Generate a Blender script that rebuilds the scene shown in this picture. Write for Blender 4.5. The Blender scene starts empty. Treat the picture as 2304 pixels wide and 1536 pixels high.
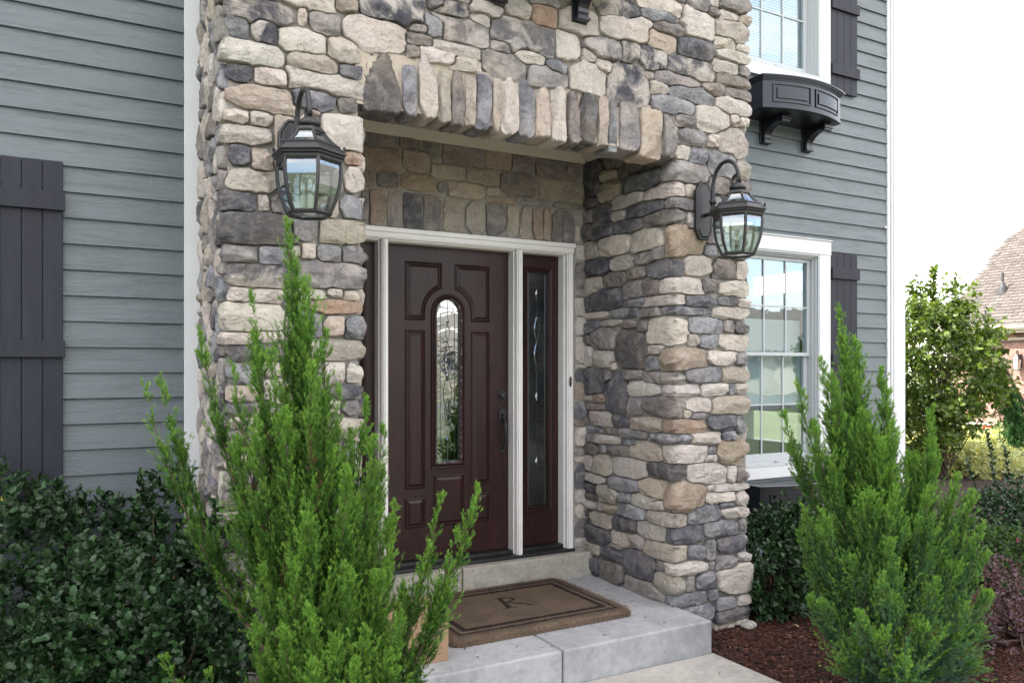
import bpy, bmesh, math, random
import numpy as np
from mathutils import Vector, Matrix
SC = bpy.context.scene
COL = SC.collection
R = math.radians
rng = np.random.default_rng(7)
random.seed(7)

# ---------------------------------------------------------------- camera
F_PX, HOR, TH = 1822.0, 830.0, math.atan(1022 / 1822)
EYE = 1.6
cs, sn = math.cos(TH), math.sin(TH)
cam_data = bpy.data.cameras.new("camera")
cam = bpy.data.objects.new("camera", cam_data)
COL.objects.link(cam)
cam_data.sensor_width = 36.0
cam_data.lens = 36.0 * F_PX / 2304.0
cam_data.shift_y = -(768.0 - HOR) / 2304.0
cam_data.clip_end = 2000
cam_data.clip_start = 0.05
cam.location = (0, 0, EYE)
cam.rotation_euler = (R(90), 0, -TH)
SC.camera = cam

# ---------------------------------------------------------------- sky, sun, exposure
SUN_DIR = Vector((-0.84, 0.46, 1.16)).normalized()      # towards the sun
SUN_EL = math.asin(SUN_DIR.z)
SUN_AZ = math.atan2(SUN_DIR.x, SUN_DIR.y)
w = bpy.data.worlds.new("World")
SC.world = w
w.use_nodes = True
nt = w.node_tree
nt.nodes.clear()
def N(t, typ, **kw):
    n = t.nodes.new(typ)
    for k, v in kw.items():
        setattr(n, k, v)
    return n
wo = N(nt, 'ShaderNodeOutputWorld'); bg = N(nt, 'ShaderNodeBackground')
sky = N(nt, 'ShaderNodeTexSky', sky_type='NISHITA', sun_disc=False)
sky.sun_elevation = SUN_EL; sky.sun_rotation = SUN_AZ
sky.dust_density = 0.6; sky.air_density = 1.0; sky.ozone_density = 1.5
bg.inputs[1].default_value = 0.13
tc = N(nt, 'ShaderNodeTexCoord'); mp = N(nt, 'ShaderNodeMapping')
mp.inputs['Scale'].default_value = (1, 1, 5.0)
mp.inputs['Location'].default_value = (3.1, 1.7, 0.4)
nz = N(nt, 'ShaderNodeTexNoise'); nz.inputs['Scale'].default_value = 1.7; nz.inputs['Detail'].default_value = 9; nz.inputs['Roughness'].default_value = 0.6; nz.inputs['Distortion'].default_value = 0.35
cr = N(nt, 'ShaderNodeValToRGB')
cr.color_ramp.elements[0].position = 0.37; cr.color_ramp.elements[0].color = (0.0, 0.0, 0.0, 1)
cr.color_ramp.elements[1].position = 0.60; cr.color_ramp.elements[1].color = (1, 1, 1, 1)
mx = N(nt, 'ShaderNodeMix', data_type='RGBA')
mx.inputs[7].default_value = (8.9, 8.2, 7.4, 1)     # thin bright cloud
nt.links.new(tc.outputs['Generated'], mp.inputs[0]); nt.links.new(mp.outputs[0], nz.inputs[0])
nt.links.new(nz.outputs['Fac'], cr.inputs[0]); nt.links.new(cr.outputs[0], mx.inputs[0])
nt.links.new(sky.outputs[0], mx.inputs[6]); nt.links.new(mx.outputs[2], bg.inputs[0]); nt.links.new(bg.outputs[0], wo.inputs[0])
sun_data = bpy.data.lights.new("sun", 'SUN')
sun_data.energy = 3.6; sun_data.angle = R(0.6); sun_data.color = (1.0, 0.95, 0.86)
sun = bpy.data.objects.new("sun", sun_data); COL.objects.link(sun)
sun.rotation_euler = SUN_DIR.to_track_quat('Z', 'Y').to_euler()
sun.location = (-20, 20, 30)
SC.view_settings.view_transform = 'Standard'
SC.view_settings.look = 'None'
SC.view_settings.gamma = 1
SC.view_settings.use_curve_mapping = False
SC.view_settings.exposure = 2.2
SC.render.engine = 'CYCLES'
SC.cycles.max_bounces = 8
SC.cycles.transparent_max_bounces = 24
SC.cycles.use_denoising = True

# ---------------------------------------------------------------- measuring helpers (photograph pixel -> point on a real plane)
def ray(u, v):
    r = (u - 1152) / F_PX
    return (r * cs + sn, -r * sn + cs, (HOR - v) / F_PX)
def on_y(u, v, D):          # facade-parallel plane y = D -> (x, z above ground)
    a = ray(u, v); k = D / a[1]
    return a[0] * k, a[2] * k + EYE
def on_x(u, v, X):
    a = ray(u, v); k = X / a[0]
    return a[1] * k, a[2] * k + EYE
def at_w(u, v, wd):         # at a given distance in front of the eye
    a = ray(u, v)
    return Vector((a[0] * wd, a[1] * wd, a[2] * wd + EYE))

# ---------------------------------------------------------------- mesh helpers
def mesh_obj(name, verts, faces, mats, parent=None, smooth=False, loc=None, mi=None):
    me = bpy.data.meshes.new(name)
    me.from_pydata([tuple(v) for v in verts], [], [tuple(f) for f in faces])
    for m in (mats if isinstance(mats, (list, tuple)) else [mats]):
        me.materials.append(m)
    if mi is not None:
        me.polygons.foreach_set('material_index', mi)
    if smooth:
        me.polygons.foreach_set('use_smooth', [True] * len(me.polygons))
    me.update()
    o = bpy.data.objects.new(name, me)
    COL.objects.link(o)
    if parent: o.parent = parent
    if loc is not None: o.location = loc
    return o
def np_mesh(name, V, Fc, mat, parent=None, smooth=False, col=None):
    """V (n,3), Fc (m,k) faces of equal size, col (n,4) vertex colours"""
    me = bpy.data.meshes.new(name)
    V = np.ascontiguousarray(V, dtype=np.float32); Fc = np.ascontiguousarray(Fc, dtype=np.int32)
    m, k = Fc.shape
    me.vertices.add(len(V)); me.vertices.foreach_set('co', V.ravel())
    me.loops.add(m * k); me.loops.foreach_set('vertex_index', Fc.ravel())
    me.polygons.add(m); me.polygons.foreach_set('loop_start', np.arange(0, m * k, k, dtype=np.int32))
    me.polygons.foreach_set('loop_total', np.full(m, k, dtype=np.int32))
    if smooth: me.polygons.foreach_set('use_smooth', np.ones(m, dtype=bool))
    me.update(calc_edges=True)
    if col is not None:
        ca = me.color_attributes.new('Col', 'FLOAT_COLOR', 'POINT')
        ca.data.foreach_set('color', np.ascontiguousarray(col, dtype=np.float32).ravel())
    me.materials.append(mat)
    o = bpy.data.objects.new(name, me); COL.objects.link(o)
    if parent: o.parent = parent
    return o
class MB:
    def __init__(s): s.v = []; s.f = []
    def add(s, vs, fs):
        b = len(s.v); s.v += [tuple(v) for v in vs]; s.f += [tuple(i + b for i in f) for f in fs]; return s
    def box(s, x0, x1, y0, y1, z0, z1):
        vs = [(x0,y0,z0),(x1,y0,z0),(x1,y1,z0),(x0,y1,z0),(x0,y0,z1),(x1,y0,z1),(x1,y1,z1),(x0,y1,z1)]
        return s.add(vs, [(0,3,2,1),(4,5,6,7),(0,1,5,4),(1,2,6,5),(2,3,7,6),(3,0,4,7)])
    def tube(s, pts, r, n=8, closed=False):
        pts = [Vector(p) for p in pts]; rs = r if isinstance(r, (list, tuple)) else [r] * len(pts)
        base = len(s.v); up = Vector((0.13, 0.21, 0.97)); prev = None
        for i, p in enumerate(pts):
            a = pts[max(i-1, 0)]; b = pts[min(i+1, len(pts)-1)]
            d = (b - a).normalized()
            if prev is None:
                x = d.cross(up)
                if x.length < 1e-3: x = d.cross(Vector((1, 0, 0)))
            else:
                x = prev - d * prev.dot(d)
            x.normalize(); y = d.cross(x); prev = x
            for k in range(n):
                an = 2 * math.pi * k / n
                q = p + (x * math.cos(an) + y * math.sin(an)) * rs[i]; s.v.append(tuple(q))
        for i in range(len(pts) - 1):
            for k in range(n):
                a = base + i * n + k; b = base + i * n + (k + 1) % n
                s.f.append((a, b, b + n, a + n))
        s.f.append(tuple(base + k for k in range(n))[::-1])
        s.f.append(tuple(base + (len(pts)-1) * n + k for k in range(n)))
        return s
    def lathe(s, c, prof, n=16, ax=0.0):
        base = len(s.v)
        for (r, z) in prof:
            for k in range(n):
                an = 2 * math.pi * k / n + ax
                s.v.append((c[0] + r * math.cos(an), c[1] + r * math.sin(an), c[2] + z))
        for i in range(len(prof) - 1):
            for k in range(n):
                a = base + i * n + k; b = base + i * n + (k + 1) % n
                s.f.append((a, b, b + n, a + n))
        s.f.append(tuple(base + k for k in range(n))[::-1])
        s.f.append(tuple(base + (len(prof)-1) * n + k for k in range(n)))
        return s
    def prism(s, poly, y0, y1):      # poly in (x, z), extruded along y
        n = len(poly)
        vs = [(x, y0, z) for x, z in poly] + [(x, y1, z) for x, z in poly]
        fs = [tuple(range(n)), tuple(range(2*n-1, n-1, -1))] + [(i, i+n, (i+1) % n + n, (i+1) % n) for i in range(n)]
        return s.add(vs, fs)
    def prism_x(s, poly, x0, x1):    # poly in (y, z), extruded along x
        n = len(poly)
        vs = [(x0, y, z) for y, z in poly] + [(x1, y, z) for y, z in poly]
        fs = [tuple(range(n)), tuple(range(2*n-1, n-1, -1))] + [(i, i+n, (i+1) % n + n, (i+1) % n) for i in range(n)]
        return s.add(vs, fs)
    def build(s, name, mat, parent=None, smooth=False, bevel=0.0, seg=2):
        me = bpy.data.meshes.new(name); me.from_pydata(s.v, [], s.f); me.materials.append(mat)
        bm = bmesh.new(); bm.from_mesh(me)
        bmesh.ops.recalc_face_normals(bm, faces=bm.faces)
        if bevel:
            es = [e for e in bm.edges if len(e.link_faces) == 2 and e.calc_face_angle(0) > 0.6]
            bmesh.ops.bevel(bm, geom=es, offset=bevel, segments=seg, affect='EDGES', profile=0.6, clamp_overlap=True)
        bm.to_mesh(me); bm.free()
        if smooth: me.polygons.foreach_set('use_smooth', [True] * len(me.polygons))
        me.update()
        o = bpy.data.objects.new(name, me); COL.objects.link(o)
        if parent: o.parent = parent
        return o
def inset(poly, d):
    n = len(poly); out = []
    A = sum(poly[i][0]*poly[(i+1) % n][1] - poly[(i+1) % n][0]*poly[i][1] for i in range(n))
    sg = 1 if A > 0 else -1
    for i in range(n):
        p0 = Vector(poly[i-1]); p1 = Vector(poly[i]); p2 = Vector(poly[(i+1) % n])
        a = (p1 - p0).normalized(); b = (p2 - p1).normalized()
        na = Vector((-a.y, a.x)) * sg; nb = Vector((-b.y, b.x)) * sg
        k = max(1 + na.dot(nb), 0.35)
        q = p1 + (na + nb) * (d / k); out.append((q.x, q.y))
    return out
def relief(name, poly, prof, y, mat, parent=None, cap=True):
    """nested rings on the plane y (facing -y): prof = [(inset, proud)...]"""
    vs = []; fs = []; n = len(poly)
    for d, h in prof:
        vs += [(x, y - h, z) for x, z in inset(poly, d)]
    for k in range(len(prof) - 1):
        for i in range(n):
            a = k*n+i; b = k*n+(i+1) % n
            fs.append((a, b, b+n, a+n))
    if cap: fs.append(tuple(range((len(prof)-1)*n, len(prof)*n)))
    mb = MB(); mb.add(vs, fs)
    return mb.build(name, mat, parent)
def thing(name, loc, label, cat, group=None):
    o = bpy.data.objects.new(name, None); COL.objects.link(o)
    o.location = loc; o.empty_display_size = 0.2
    o['label'] = label; o['category'] = cat
    if group: o['group'] = group
    o['kind'] = 'thing'
    return o
def under(root, *obs):
    """parent world-space meshes to a thing's Empty, keeping them where they stand"""
    M = Matrix.Translation(root.location).inverted()
    for o in obs:
        o.parent = root; o.matrix_parent_inverse = M
def sub(part, *obs):
    for o in obs: o.parent = part
def tag(o, label, cat, group=None, kind=None):
    if label: o['label'] = label
    if cat: o['category'] = cat
    if group: o['group'] = group
    if kind: o['kind'] = kind
    return o
# ---------------------------------------------------------------- materials
def new_mat(name):
    m = bpy.data.materials.new(name); m.use_nodes = True
    t = m.node_tree; b = t.nodes['Principled BSDF']
    return m, t, b
def ramp(t, stops, fac=None):
    r = N(t, 'ShaderNodeValToRGB'); e = r.color_ramp.elements
    while len(e) < len(stops): e.new(0.5)
    for i, (p, c) in enumerate(stops):
        e[i].position = p; e[i].color = (c[0], c[1], c[2], 1) if len(c) == 3 else c
    if fac: t.links.new(fac, r.inputs[0])
    return r
def noise(t, scale, detail=4, rough=0.5, vec=None, dist=0.0):
    n = N(t, 'ShaderNodeTexNoise'); n.inputs['Scale'].default_value = scale; n.inputs['Detail'].default_value = detail
    n.inputs['Roughness'].default_value = rough; n.inputs['Distortion'].default_value = dist
    if vec: t.links.new(vec, n.inputs['Vector'])
    return n
def mixc(t, fac, a, b, mode='MIX'):
    m = N(t, 'ShaderNodeMix', data_type='RGBA', blend_type=mode)
    for i, s in ((0, fac), (6, a), (7, b)):
        if hasattr(s, 'links'): t.links.new(s, m.inputs[i])
        elif s is not None:
            m.inputs[i].default_value = s if i == 0 else (s[0], s[1], s[2], 1)
    return m.outputs[2]
def math_n(t, op, a, b=None):
    m = N(t, 'ShaderNodeMath', operation=op)
    for i, s in ((0, a), (1, b)):
        if s is None: continue
        if hasattr(s, 'links'): t.links.new(s, m.inputs[i])
        else: m.inputs[i].default_value = s
    return m.outputs[0]
def bump(t, b, h, strength=0.3, dist=0.01, prev=None):
    n = N(t, 'ShaderNodeBump'); n.inputs['Strength'].default_value = strength; n.inputs['Distance'].default_value = dist
    t.links.new(h, n.inputs['Height'])
    if prev: t.links.new(prev, n.inputs['Normal'])
    t.links.new(n.outputs[0], b.inputs['Normal'])
    return n.outputs[0]
def coords(t, scale=(1, 1, 1), loc=(0, 0, 0), kind='Object', rot=(0, 0, 0)):
    c = N(t, 'ShaderNodeTexCoord'); m = N(t, 'ShaderNodeMapping')
    m.inputs['Scale'].default_value = scale; m.inputs['Location'].default_value = loc; m.inputs['Rotation'].default_value = rot
    t.links.new(c.outputs[kind], m.inputs[0]); return m.outputs[0]
def geo_pos(t, scale=(1, 1, 1)):
    c = N(t, 'ShaderNodeNewGeometry'); m = N(t, 'ShaderNodeMapping'); m.inputs['Scale'].default_value = scale
    t.links.new(c.outputs['Position'], m.inputs[0]); return m.outputs[0]
def simple(name, col, rough=0.6, metal=0.0, nscale=0, namt=0.15, bscale=0, bstr=0.2, bdist=0.003, spec=0.5, stretch=(1, 1, 1)):
    m, t, b = new_mat(name)
    b.inputs['Roughness'].default_value = rough; b.inputs['Metallic'].default_value = metal
    b.inputs['Specular IOR Level'].default_value = spec
    b.inputs['Base Color'].default_value = (*col, 1)
    p = geo_pos(t, stretch)
    if nscale:
        n = noise(t, nscale, 6, 0.6, p)
        dk = tuple(c * (1 - namt) for c in col); lt = tuple(min(1, c * (1 + namt)) for c in col)
        r = ramp(t, [(0.3, dk), (0.7, lt)], n.outputs['Fac'])
        t.links.new(r.outputs[0], b.inputs['Base Color'])
    if bscale:
        n = noise(t, bscale, 6, 0.6, p); bump(t, b, n.outputs['Fac'], bstr, bdist)
    return m

def stone_mat():
    m, t, b = new_mat('cultured_stone')
    col = N(t, 'ShaderNodeVertexColor', layer_name='Col'); off = N(t, 'ShaderNodeAttribute', attribute_name='off')
    g = N(t, 'ShaderNodeNewGeometry'); add = N(t, 'ShaderNodeVectorMath', operation='ADD')
    t.links.new(g.outputs['Position'], add.inputs[0]); t.links.new(off.outputs['Vector'], add.inputs[1])
    p = add.outputs[0]
    n1 = noise(t, 7.0, 5, 0.6, p, 0.5)
    r1 = ramp(t, [(0.44, (0, 0, 0)), (0.56, (1, 1, 1))], n1.outputs['Fac'])
    n2 = noise(t, 16.0, 6, 0.62, p)
    r2 = ramp(t, [(0.46, (0, 0, 0)), (0.66, (1, 1, 1))], n2.outputs['Fac'])
    f1 = math_n(t, 'MULTIPLY', r1.outputs[0], col.outputs['Alpha'])
    c1 = mixc(t, f1, col.outputs['Color'], (0.065, 0.065, 0.082))
    # chalky pale scuffs, ochre blush
    f2 = math_n(t, 'MULTIPLY', r2.outputs[0], 0.30)
    c2 = mixc(t, f2, c1, (0.44, 0.43, 0.40))
    n3 = noise(t, 4.0, 3, 0.5, p)
    r3 = ramp(t, [(0.52, (0, 0, 0)), (0.72, (1, 1, 1))], n3.outputs['Fac'])
    f3 = math_n(t, 'MULTIPLY', r3.outputs[0], 0.22)
    c3 = mixc(t, f3, c2, (0.42, 0.33, 0.24))
    n4 = noise(t, 260.0, 3, 0.7, p)
    r4 = ramp(t, [(0.3, (0.80, 0.80, 0.80)), (0.7, (1.12, 1.12, 1.12))], n4.outputs['Fac'])
    c4 = mixc(t, 1.0, c3, r4.outputs[0], 'MULTIPLY')
    # thin dark cracks
    v = N(t, 'ShaderNodeTexNoise'); v.inputs['Scale'].default_value = 9; v.inputs['Detail'].default_value = 7; v.inputs['Roughness'].default_value = 0.62; v.inputs['Distortion'].default_value = 1.1
    t.links.new(p, v.inputs['Vector'])
    ab = math_n(t, 'ABSOLUTE', math_n(t, 'SUBTRACT', v.outputs['Fac'], 0.5))
    rc = ramp(t, [(0.0, (0.62, 0.60, 0.58)), (0.012, (1, 1, 1))], ab)
    c5 = mixc(t, 0.8, c4, rc.outputs[0], 'MULTIPLY')
    t.links.new(c5, b.inputs['Base Color'])
    b.inputs['Roughness'].default_value = 0.88; b.inputs['Specular IOR Level'].default_value = 0.25
    nb = noise(t, 26.0, 8, 0.68, p, 0.5); p1 = bump(t, b, nb.outputs['Fac'], 1.0, 0.022)
    rb = ramp(t, [(0.0, (0, 0, 0)), (0.04, (1, 1, 1))], ab); p2 = bump(t, b, rb.outputs[0], 0.5, 0.004, p1)
    nf = noise(t, 170.0, 4, 0.7, p); bump(t, b, nf.outputs['Fac'], 0.7, 0.004, p2)
    return m
M = {}
M['stone'] = stone_mat()
def mortar_mat(name, c):
    m, t, b = new_mat(name); p = geo_pos(t)
    n = noise(t, 14, 6, 0.6, p); n2 = noise(t, 300, 3, 0.7, p)
    r = ramp(t, [(0.3, tuple(x * .78 for x in c)), (0.7, c)], n.outputs['Fac'])
    r2 = ramp(t, [(0.3, (.85, .85, .85)), (0.7, (1.1, 1.1, 1.1))], n2.outputs['Fac'])
    t.links.new(mixc(t, 1.0, r.outputs[0], r2.outputs[0], 'MULTIPLY'), b.inputs['Base Color'])
    b.inputs['Roughness'].default_value = 0.95; b.inputs['Specular IOR Level'].default_value = 0.15
    q = bump(t, b, n.outputs['Fac'], 0.6, 0.02); bump(t, b, n2.outputs['Fac'], 0.5, 0.004, q)
    return m
M['mortar'] = mortar_mat('grey_mortar', (0.31, 0.295, 0.265))
M['mortar_warm'] = mortar_mat('warm_mortar', (0.43, 0.37, 0.305))
def siding_mat():
    m, t, b = new_mat('painted_fibre_cement')
    info = N(t, 'ShaderNodeObjectInfo'); g = N(t, 'ShaderNodeNewGeometry')
    cm = N(t, 'ShaderNodeCombineXYZ'); mul = math_n(t, 'MULTIPLY', info.outputs['Random'], 60.0)
    t.links.new(mul, cm.inputs[0]); t.links.new(math_n(t, 'MULTIPLY', info.outputs['Random'], 31.0), cm.inputs[2])
    add = N(t, 'ShaderNodeVectorMath', operation='ADD'); t.links.new(g.outputs['Position'], add.inputs[0]); t.links.new(cm.outputs[0], add.inputs[1])
    mp = N(t, 'ShaderNodeMapping'); mp.inputs['Scale'].default_value = (1.3, 1, 12); t.links.new(add.outputs[0], mp.inputs[0])
    n = noise(t, 1.6, 3, 0.5, mp.outputs[0], 0.35)
    # growth-ring lines: high frequency sine over a stretched noise field
    s = math_n(t, 'SINE', math_n(t, 'MULTIPLY', n.outputs['Fac'], 190.0))
    n2 = noise(t, 3.0, 4, 0.6, mp.outputs[0])
    am = ramp(t, [(0.35, (0.15, 0.15, 0.15)), (0.65, (1, 1, 1))], n2.outputs['Fac'])
    h = math_n(t, 'MULTIPLY', s, am.outputs[0])
    base = ramp(t, [(0.25, (0.090, 0.110, 0.118)), (0.75, (0.113, 0.134, 0.143))], noise(t, 1.1, 5, 0.6, add.outputs[0]).outputs['Fac'])
    dk = ramp(t, [(0.0, (.86, .86, .86)), (0.5, (1, 1, 1))], math_n(t, 'ADD', math_n(t, 'MULTIPLY', h, 0.5), 0.5))
    t.links.new(mixc(t, 0.35, base.outputs[0], dk.outputs[0], 'MULTIPLY'), b.inputs['Base Color'])
    b.inputs['Roughness'].default_value = 0.42
    q = bump(t, b, h, 0.35, 0.0016)
    nf = noise(t, 240, 3, 0.6, g.outputs['Position']); bump(t, b, nf.outputs['Fac'], 0.12, 0.001, q)
    return m
M['siding'] = siding_mat()
M['white'] = simple('white_trim_paint', (0.58, 0.585, 0.59), 0.5, 0, 6, 0.03, 60, 0.06, 0.001)
M['white_door'] = simple('cream_white_paint', (0.69, 0.67, 0.645), 0.4, 0, 5, 0.05, 70, 0.05, 0.001)
M['porch'] = simple('beige_porch_paint', (0.42, 0.385, 0.315), 0.55, 0, 5, 0.04)
M['vinyl'] = simple('grey_white_vinyl', (0.40, 0.42, 0.43), 0.35)
M['shutter'] = simple('charcoal_shutter_paint', (0.019, 0.020, 0.029), 0.6, 0, 3, 0.2, 90, 0.25, 0.001, 0.3, (8, 1, 1))
M['black_gloss'] = simple('black_box_paint', (0.009, 0.010, 0.016), 0.30, 0, 5, 0.2, 50, 0.05, 0.001)
M['iron'] = simple('black_cast_metal', (0.012, 0.012, 0.014), 0.45, 0.0, 40, 0.3, 260, 0.25, 0.001)
M['brass_spot'] = simple('copper_button', (0.55, 0.30, 0.2), 0.3, 1.0)
M['rubber'] = simple('black_threshold', (0.012, 0.012, 0.013), 0.45, 0, 8, 0.3, 80, 0.2, 0.001)
def wood_door():
    m, t, b = new_mat('stained_door'); p = geo_pos(t, (26, 1, 1.6))
    n = noise(t, 3.0, 6, 0.65, p, 0.3); n2 = noise(t, 1.5, 3, 0.5, geo_pos(t))
    r = ramp(t, [(0.30, (0.0105, 0.0044, 0.0042)), (0.72, (0.034, 0.0125, 0.0108))], n.outputs['Fac'])
    r2 = ramp(t, [(0.3, (.7, .68, .72)), (0.7, (1.25, 1.2, 1.25))], n2.outputs['Fac'])
    t.links.new(mixc(t, 1.0, r.outputs[0], r2.outputs[0], 'MULTIPLY'), b.inputs['Base Color'])
    b.inputs['Roughness'].default_value = 0.38; b.inputs['Specular IOR Level'].default_value = 0.3; bump(t, b, n.outputs['Fac'], 0.5, 0.0015)
    return m
M['door'] = wood_door()
def worn_wood():
    m, t, b = new_mat('worn_door_moulding'); p = geo_pos(t, (1, 1, 1))
    n = noise(t, 60, 5, 0.75, p); r = ramp(t, [(0.5, (0.026, 0.011, 0.011)), (0.62, (0.26, 0.2, 0.17))], n.outputs['Fac'])
    t.links.new(r.outputs[0], b.inputs['Base Color']); b.inputs['Roughness'].default_value = 0.5
    bump(t, b, n.outputs['Fac'], 0.4, 0.002); return m
M['worn'] = worn_wood()
def concrete(name, c, stain=0.35, sc=3.0):
    m, t, b = new_mat(name); p = geo_pos(t)
    n = noise(t, sc, 7, 0.62, p, 0.3); n2 = noise(t, 30, 6, 0.65, p); n3 = noise(t, 400, 3, 0.7, p)
    r = ramp(t, [(0.33, tuple(x * (1 - stain) for x in c)), (0.5, c), (0.7, tuple(min(1, x * 1.12) for x in c))], n.outputs['Fac'])
    r2 = ramp(t, [(0.35, (.84, .84, .86)), (0.65, (1.06, 1.05, 1.03))], n2.outputs['Fac'])
    r3 = ramp(t, [(0.3, (.88, .88, .88)), (0.7, (1.08, 1.08, 1.08))], n3.outputs['Fac'])
    c1 = mixc(t, 1.0, r.outputs[0], r2.outputs[0], 'MULTIPLY'); c2 = mixc(t, 1.0, c1, r3.outputs[0], 'MULTIPLY')
    # blotchy dark water stains on the risers
    n5 = noise(t, 9, 6, 0.7, geo_pos(t, (1, 1, 1.7)), 0.6); r5 = ramp(t, [(0.53, (0, 0, 0)), (0.66, (1, 1, 1))], n5.outputs['Fac'])
    c3 = mixc(t, math_n(t, 'MULTIPLY', r5.outputs[0], 0.38 * stain / 0.3), c2, tuple(x * 0.45 for x in c))
    t.links.new(c3, b.inputs['Base Color']); b.inputs['Roughness'].default_value = 0.85
    q = bump(t, b, n2.outputs['Fac'], 0.3, 0.004); bump(t, b, n3.outputs['Fac'], 0.3, 0.0012, q)
    return m
M['conc_step'] = concrete('grey_concrete_step', (0.32, 0.325, 0.335), 0.26)
M['conc_upper'] = concrete('tan_concrete_step', (0.34, 0.32, 0.275), 0.28, 5.0)
M['conc_walk'] = concrete('walk_concrete', (0.37, 0.35, 0.315), 0.22, 2.0)
M['ground_soil'] = simple('mulch_soil', (0.030, 0.013, 0.010), 0.95, 0, 40, 0.5, 60, 1.0, 0.02)
def grass_mat():
    m, t, b = new_mat('lawn_grass'); p = geo_pos(t)
    n = noise(t, 0.6, 5, 0.6, p); n2 = noise(t, 50, 4, 0.7, p)
    r = ramp(t, [(0.3, (0.048, 0.062, 0.024)), (0.7, (0.078, 0.090, 0.040))], n.outputs['Fac'])
    r2 = ramp(t, [(0.3, (.6, .6, .6)), (0.7, (1.3, 1.3, 1.2))], n2.outputs['Fac'])
    t.links.new(mixc(t, 1, r.outputs[0], r2.outputs[0], 'MULTIPLY'), b.inputs['Base Color']); b.inputs['Roughness'].default_value = 0.9
    bump(t, b, n2.outputs['Fac'], 0.8, 0.03); return m
M['grass'] = grass_mat()
def vcol_mat(name, rough=0.6, spec=0.3, trans=0.0, nsc=0, back=None, mult=1.0):
    m, t, b = new_mat(name)
    col = N(t, 'ShaderNodeVertexColor', layer_name='Col')
    c = col.outputs['Color']
    if nsc:
        n = noise(t, nsc, 3, 0.6, geo_pos(t)); r = ramp(t, [(0.3, (.75, .75, .75)), (0.7, (1.2, 1.2, 1.2))], n.outputs['Fac'])
        c = mixc(t, 1, c, r.outputs[0], 'MULTIPLY')
    t.links.new(c, b.inputs['Base Color']); b.inputs['Roughness'].default_value = rough
    b.inputs['Specular IOR Level'].default_value = spec
    if trans:
        tr = N(t, 'ShaderNodeBsdfTranslucent'); ms = N(t, 'ShaderNodeMixShader'); ms.inputs[0].default_value = trans
        tcx = mixc(t, 1.0, c, (1.25, 1.25, 0.55), 'MULTIPLY')
        t.links.new(tcx, tr.inputs[0])
        out = t.nodes['Material Output']
        t.links.new(b.outputs[0], ms.inputs[1]); t.links.new(tr.outputs[0], ms.inputs[2]); t.links.new(ms.outputs[0], out.inputs[0])
    return m
M['juniper'] = vcol_mat('juniper_foliage', 0.6, 0.25, 0.3)
M['holly'] = vcol_mat('glossy_leaf', 0.32, 0.30, 0.08)
M['leaf'] = vcol_mat('broad_leaf', 0.42, 0.4, 0.4)
M['chips'] = vcol_mat('bark_chips', 0.9, 0.1)
M['petal'] = vcol_mat('flower_petals', 0.6, 0.2, 0.3)
M['bark'] = simple('brown_bark', (0.075, 0.048, 0.032), 0.9, 0, 30, 0.4, 60, 0.6, 0.004)
M['coir'] = None
def coir():
    m, t, b = new_mat('coir_mat'); p = geo_pos(t)
    n = noise(t, 330, 4, 0.75, p); n2 = noise(t, 6, 4, 0.6, p)
    col = N(t, 'ShaderNodeVertexColor', layer_name='Col')
    r = ramp(t, [(0.32, (.45, .45, .45)), (0.68, (1.5, 1.5, 1.5))], n.outputs['Fac']); r2 = ramp(t, [(0.35, (.8, .8, .8)), (0.65, (1.15, 1.15, 1.1))], n2.outputs['Fac'])
    c = mixc(t, 1, mixc(t, 1, col.outputs['Color'], r.outputs[0], 'MULTIPLY'), r2.outputs[0], 'MULTIPLY')
    t.links.new(c, b.inputs['Base Color']); b.inputs['Roughness'].default_value = 0.95; b.inputs['Specular IOR Level'].default_value = 0.1
    bump(t, b, n.outputs['Fac'], 0.9, 0.006); return m
M['coir'] = coir()
M['card'] = simple('brown_cardboard', (0.27, 0.175, 0.105), 0.8, 0, 12, 0.06, 120, 0.1, 0.001)
M['ink'] = simple('black_print', (0.02, 0.02, 0.02), 0.6)
def glass_mat(name, refl=0.5, tint=(0.75, 0.8, 0.8), wav=0.0, wsc=8, rough=0.0, base=0.10):
    m, t, b = new_mat(name); t.nodes.remove(b)
    out = t.nodes['Material Output']
    gl = N(t, 'ShaderNodeBsdfGlossy'); gl.inputs['Roughness'].default_value = rough; gl.inputs['Color'].default_value = (0.86, 0.94, 1, 1)
    tr = N(t, 'ShaderNodeBsdfTransparent'); tr.inputs[0].default_value = (*tint, 1)
    fr = N(t, 'ShaderNodeFresnel'); gb = N(t, 'ShaderNodeNewGeometry'); t.links.new(math_n(t, 'ADD', math_n(t, 'MULTIPLY', gb.outputs['Backfacing'], 1 / 1.52 - 1.52), 1.52), fr.inputs[0])
    f = math_n(t, 'ADD', math_n(t, 'MULTIPLY', fr.outputs[0], refl), base)
    ms = N(t, 'ShaderNodeMixShader'); t.links.new(f, ms.inputs[0]); t.links.new(tr.outputs[0], ms.inputs[1]); t.links.new(gl.outputs[0], ms.inputs[2])
    if wav:
        n = noise(t, wsc, 3, 0.5, geo_pos(t, (1, 1, 1.6)), 0.6); bn = N(t, 'ShaderNodeBump'); bn.inputs['Strength'].default_value = 1.0; bn.inputs['Distance'].default_value = wav
        t.links.new(n.outputs['Fac'], bn.inputs['Height']); t.links.new(bn.outputs[0], gl.inputs['Normal']); t.links.new(bn.outputs[0], fr.inputs['Normal'])
    t.links.new(ms.outputs[0], out.inputs[0])
    return m
M['glass_win'] = glass_mat('window_glass', 1.3, (0.86, 0.92, 0.92), 0.0009, 2.5, base=0.09)
M['glass_door'] = glass_mat('textured_door_glass', 2.0, (0.55, 0.53, 0.46), 0.0016, 7, 0.015, base=0.26)
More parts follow.
